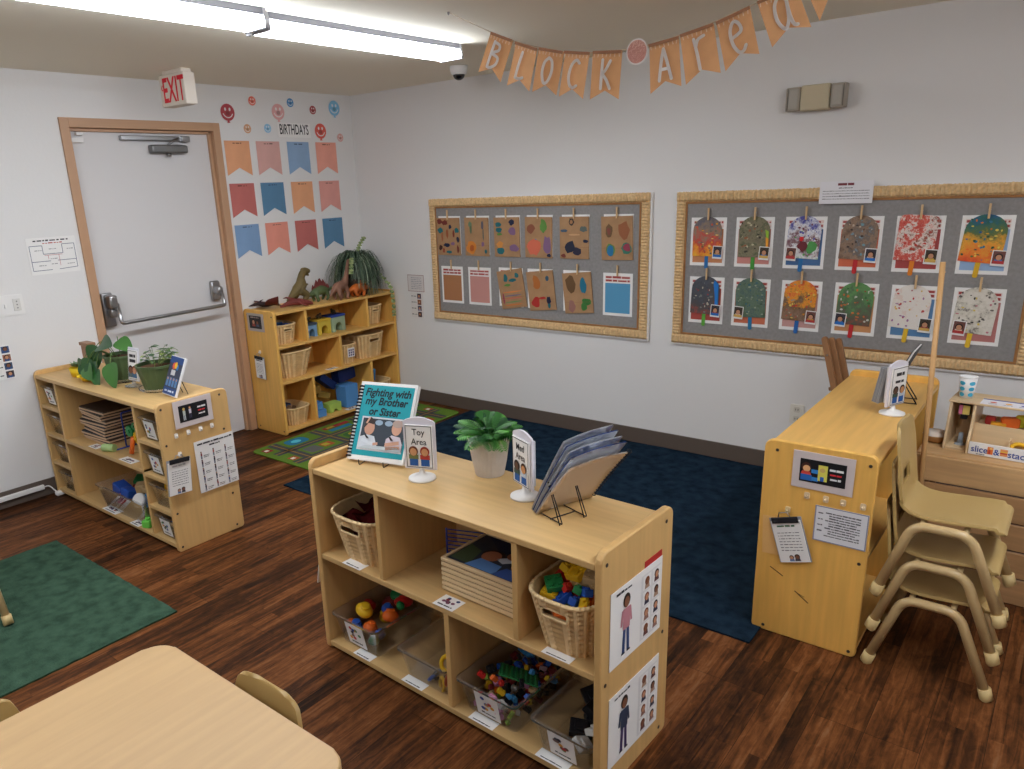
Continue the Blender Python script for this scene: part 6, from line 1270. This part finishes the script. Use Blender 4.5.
for i, xa in enumerate((.03, .26, .49)):
    for j, (za, zb) in enumerate(((.21, .46), (.57, .85), (.95, 1.25))):
        w_ = .14; k = (i * 2 + j) % 4
        if k == 0: m.flat(rr(xa + .01, za + .02, xa + w_ - .01, zb - .06, .04), TEALW, 1); m.ell(xa + .07, za + .1, .03, .04, P(90, 190, 210, .95), 2)
        elif k == 1: m.rect(xa + .01, za + .02, xa + .06, zb - .02, REDR, 1); m.rect(xa + .075, za + .03, xa + .125, zb - .05, TEALW, 1); m.rect(xa + .02, za + .05, xa + .05, za + .12, YR, 2)
        elif k == 2: m.flat(rr(xa + .01, za + .01, xa + w_ - .01, za + .12, .02), GYR, 1); m.rect(xa + .03, za + .14, xa + .11, zb - .02, ORR, 1); m.rect(xa + .045, za + .15, xa + .095, zb - .05, YR, 2)
        else: m.flat(rr(xa + .005, za + .01, xa + w_ - .005, zb - .01, .04), DGR, 1); m.ell(xa + .05, za + .08, .03, .03, YR, 2); m.ell(xa + .09, za + .17, .035, .03, P(170, 200, 70, .95), 2); m.ell(xa + .05, za + .08, .014, .014, ORR, 3)
for x_, z_ in ((.06, .07), (.33, .08), (.55, .08), (.1, 1.40), (.34, 1.40)): m.rect(x_, z_ - .03, x_ + .07, z_ + .03, (REDR, TEALW, YR, ORR, TEALW)[int(x_ * 10) % 5], 1); m.rect(x_ + .02, z_ - .02, x_ + .05, z_ + .01, P(230, 228, 220, .95), 2)
part('town_pattern', m, t)
# ================================================================== banner
BD = R(10); BO = Vector((2.383, -1.628, 0))
def bpt(s, z, n=0): return (BO.x + math.cos(BD) * s + math.sin(BD) * n, BO.y + math.sin(BD) * s - math.cos(BD) * n, z)
STR = P(206, 186, 160)
spts = [(0, 2.382), (.204, 2.279), (.313, 2.231), (.47, 2.183), (.58, 2.161), (.70, 2.151), (.82, 2.150), (.92, 2.163), (1.04, 2.187), (1.16, 2.219), (1.30, 2.264), (1.44, 2.318), (1.58, 2.382)]
m = MB(); m.tube(bez([bpt(s, z, -.003) for s, z in spts], 4), .0018, STR, 6); solo('banner_string', m, 'pale string sagging from the ceiling and carrying the kraft banner pennants', 'string')
m = MB(); m.lathe([(.006, 0), (.006, -.004), (.002, -.012)], STEEL, 10, bpt(0, H, -.003)); solo('ceiling_hook', m, 'small ceiling hook at the left end of the banner string', 'hook')
KB = mat('banner_kraft', (214, 160, 112), .75, .25, var=.07, vscale=16); KB2 = mat('banner_fold', (158, 112, 84), .8, .2)
STROKES = {'B': [[(-.35, 1), (-.4, 0), (-.42, -1)], [(-.35, .95), (.15, .85), (.2, .45), (-.3, .1), (.3, -.1), (.3, -.6), (-.1, -.98), (-.42, -1)]],
 'L': [[(-.2, 1), (-.3, 0), (-.35, -.95)], [(-.35, -.95), (0, -.98), (.3, -.85)]], 'O': [[(0, 1), (-.35, .6), (-.42, -.2), (-.15, -.95), (.2, -.8), (.42, 0), (.3, .75), (0, 1)]],
 'C': [[(.38, .8), (.1, 1), (-.25, .6), (-.38, -.2), (-.2, -.85), (.1, -1), (.35, -.85)]], 'K': [[(-.28, 1), (-.3, 0), (-.3, -1)], [(.32, .9), (0, .3), (-.28, 0)], [(-.28, .05), (.1, -.4), (.4, -1)]],
 'A': [[(-.42, -1), (-.2, .2), (0, 1)], [(0, 1), (.2, .1), (.42, -1)], [(-.3, -.3), (.3, -.3)]], 'r': [[(-.25, .9), (-.15, 0), (-.1, -1)], [(-.2, .35), (.0, .8), (.4, .95)]],
 'e': [[(-.3, .05), (.3, .3), (.25, .8), (-.05, 1), (-.35, .5), (-.35, -.3), (-.1, -.9), (.2, -.95), (.42, -.65)]], 'a': [[(.3, .7), (0, 1), (-.35, .6), (-.4, -.2), (-.1, -.8), (.2, -.3), (.32, .8)], [(.32, .9), (.28, 0), (.36, -.7), (.55, -.85)]]}
pen = [('B', (.204, 2.280), (.299, 2.239), (.139, 2.134), (.236, 2.086)), ('L', (.313, 2.230), (.411, 2.193), (.266, 2.070), (.372, 2.036)), ('O', (.418, 2.196), (.522, 2.170), (.386, 2.033), (.487, 2.011)), ('C', (.527, 2.171), (.634, 2.154), (.498, 2.006), (.606, 1.987)), ('K', (.646, 2.156), (.761, 2.147), (.635, 1.983), (.749, 1.974)),
       ('A', (.865, 2.154), (.977, 2.169), (.874, 1.982), (.994, 1.998)), ('r', (.982, 2.173), (1.098, 2.197), (1.011, 2.001), (1.131, 2.031)), ('e', (1.107, 2.199), (1.220, 2.236), (1.148, 2.034), (1.263, 2.078)), ('a', (1.244, 2.246), (1.365, 2.280), (1.304, 2.094), (1.424, 2.145)), ('s', (1.385, 2.29), (1.470, 2.322), (1.449, 2.160), (1.515, 2.232))]
for i, (ch_, tl, tr, bl, br) in enumerate(pen):
    cx, cz = (tl[0] + tr[0]) / 2, (tl[1] + tr[1]) / 2
    t = thing('banner_pennant', f'kraft paper banner pennant with the white letter {ch_} in the word {"BLOCK" if i < 5 else "Area"}' if ch_ != 's' else 'kraft paper banner pennant at the right end, cut by the photo top', 'pennant', bpt(cx, cz), BD, 'kraft banner pennants', (0, 0))
    L_ = lambda p: (p[0] - cx, p[1] - cz)
    tl, tr, bl, br = map(L_, (tl, tr, bl, br)); mid = ((bl[0] + br[0]) / 2 * .80 + .0, (bl[1] + br[1]) / 2 + .032)
    rt = (.006, -.005, .007, -.006, .005, -.006, .008, -.005, .006, 0)[i]
    m = MB(); pts = [tl, tr, br, mid, bl]
    A = [m._v((x, rt * (1 if k in (1, 2) else -1 if k in (0, 4) else 0) - .0012, z)) for k, (x, z) in enumerate(pts)]; B = [m._v((x, rt * (1 if k in (1, 2) else -1 if k in (0, 4) else 0), z)) for k, (x, z) in enumerate(pts)]
    m._f([A[0], A[3], A[4]], KB); m._f([A[0], A[1], A[3]], KB); m._f([A[1], A[2], A[3]], KB); m._f([B[0], B[3], B[4]], KB); m._f([B[0], B[1], B[3]], KB); m._f([B[1], B[2], B[3]], KB)
    for k in range(5): m._f([A[k], A[(k + 1) % 5], B[(k + 1) % 5], B[k]], KB)
    part('paper', m, t)
    ang = math.atan2(tr[1] - tl[1], tr[0] - tl[0])
    m = MB(); m.M = Matrix.Translation((0, -.0025 - abs(rt), 0)) @ Matrix.Rotation(-ang, 4, 'Y'); w_ = math.hypot(tr[0] - tl[0], tr[1] - tl[1]); m.box((0, 0, -.004), (w_, .002, .011), KB2)
    q = random.Random(i)
    for k in range(7): x_ = -w_ / 2 + w_ * (k + .5) / 7; m.line(x_, -.010, x_ + q.uniform(-.003, .003), -.022, .0035, P(230, 200, 170), 1)
    part('folded_edge', m, t)
    if ch_ != 's':
        m = MB(); cxx = (tl[0] + tr[0] + bl[0] + br[0]) / 4; czz = (tl[1] + tr[1] + bl[1] + br[1]) / 4
        vx, vz = (tl[0] + tr[0] - bl[0] - br[0]) / 2, (tl[1] + tr[1] - bl[1] - br[1]) / 2; la = math.atan2(-vx, vz)
        m.M = Matrix.Translation((cxx, -.002 - abs(rt), czz + .004)) @ Matrix.Rotation(-(ang * .5 + la * .5), 4, 'Y')
        k = {'B': .050, 'L': .050, 'O': .048, 'C': .050, 'K': .052, 'A': .054, 'r': .056, 'e': .054, 'a': .060}[ch_]; LW_ = P(240, 236, 232)
        for st in STROKES[ch_]:
            pp = [p.xy for p in (bez([(x, z, 0) for x, z in st], 6) if len(st) > 2 else [Vector((x, z, 0)) for x, z in st])]
            for a_, b_ in zip(pp, pp[1:]): m.line(a_[0] * k, a_[1] * k, b_[0] * k, b_[1] * k, .0115, LW_, 1)
            for a_ in pp: m.ell(a_[0] * k, a_[1] * k, .0057, .0057, LW_, 1, 8)
        part('letter', m, t, 'white letter')
t = thing('banner_disc', 'round rose-glitter disc with white rim between the banner words', 'decoration', bpt(.820, 2.136, .002), BD)
m = MB(); m.prism([(.042 * math.cos(2 * PI * k / 28), .046 * math.sin(2 * PI * k / 28)) for k in range(28)], 0, .0015, 'y', P(230, 222, 218)); part('white_rim', m, t)
m = MB(); m.M = Matrix.Translation((0, -.0004, 0)); m.ell(0, 0, .037, .041, art('rose_glitter', [(150, 92, 90), (206, 150, 136), (176, 112, 104), (226, 180, 160), (130, 80, 86)], 120, .2, .08), 1, 28); part('glitter_face', m, t)
# ================================================================== camera and colour
cam = bpy.data.cameras.new('camera'); co = bpy.data.objects.new('camera', cam); COL.objects.link(co); sc.camera = co
yaw, pit, rol, f = -.69962, .29110, -.04419, 750.18
cy_, sy_, cp, sp = math.cos(yaw), math.sin(yaw), math.cos(pit), math.sin(pit)
F_ = Vector((sy_ * cp, cy_ * cp, -sp)); R_ = Vector((cy_, -sy_, 0)); U_ = R_.cross(F_)
R2 = R_ * math.cos(rol) + U_ * math.sin(rol); U2 = -R_ * math.sin(rol) + U_ * math.cos(rol)
mw = Matrix.Identity(4)
for i in range(3): mw[i][0], mw[i][1], mw[i][2] = R2[i], U2[i], -F_[i]
mw.translation = (4.6389, -4.3397, 1.6761); co.matrix_world = mw
cam.sensor_fit = 'HORIZONTAL'; cam.sensor_width = 36; cam.lens = 36 * f / 1024; cam.shift_x = 51.05 / 1024; cam.shift_y = 26.36 / 1024; cam.clip_start = .02
w = bpy.data.worlds.new('dim_world'); sc.world = w; w.use_nodes = True; w.node_tree.nodes['Background'].inputs[0].default_value = (.6, .6, .6, 1); w.node_tree.nodes['Background'].inputs[1].default_value = .05
vs = sc.view_settings; vs.view_transform = 'Standard'; vs.look = 'None'; vs.gamma = 1; vs.use_curve_mapping = False; vs.exposure = EXPO
sc.cycles.max_bounces = 10; sc.cycles.diffuse_bounces = 6; sc.cycles.transparent_max_bounces = 24; sc.cycles.use_denoising = True; sc.cycles.caustics_reflective = False; sc.cycles.caustics_refractive = False
bpy.context.view_layer.update()
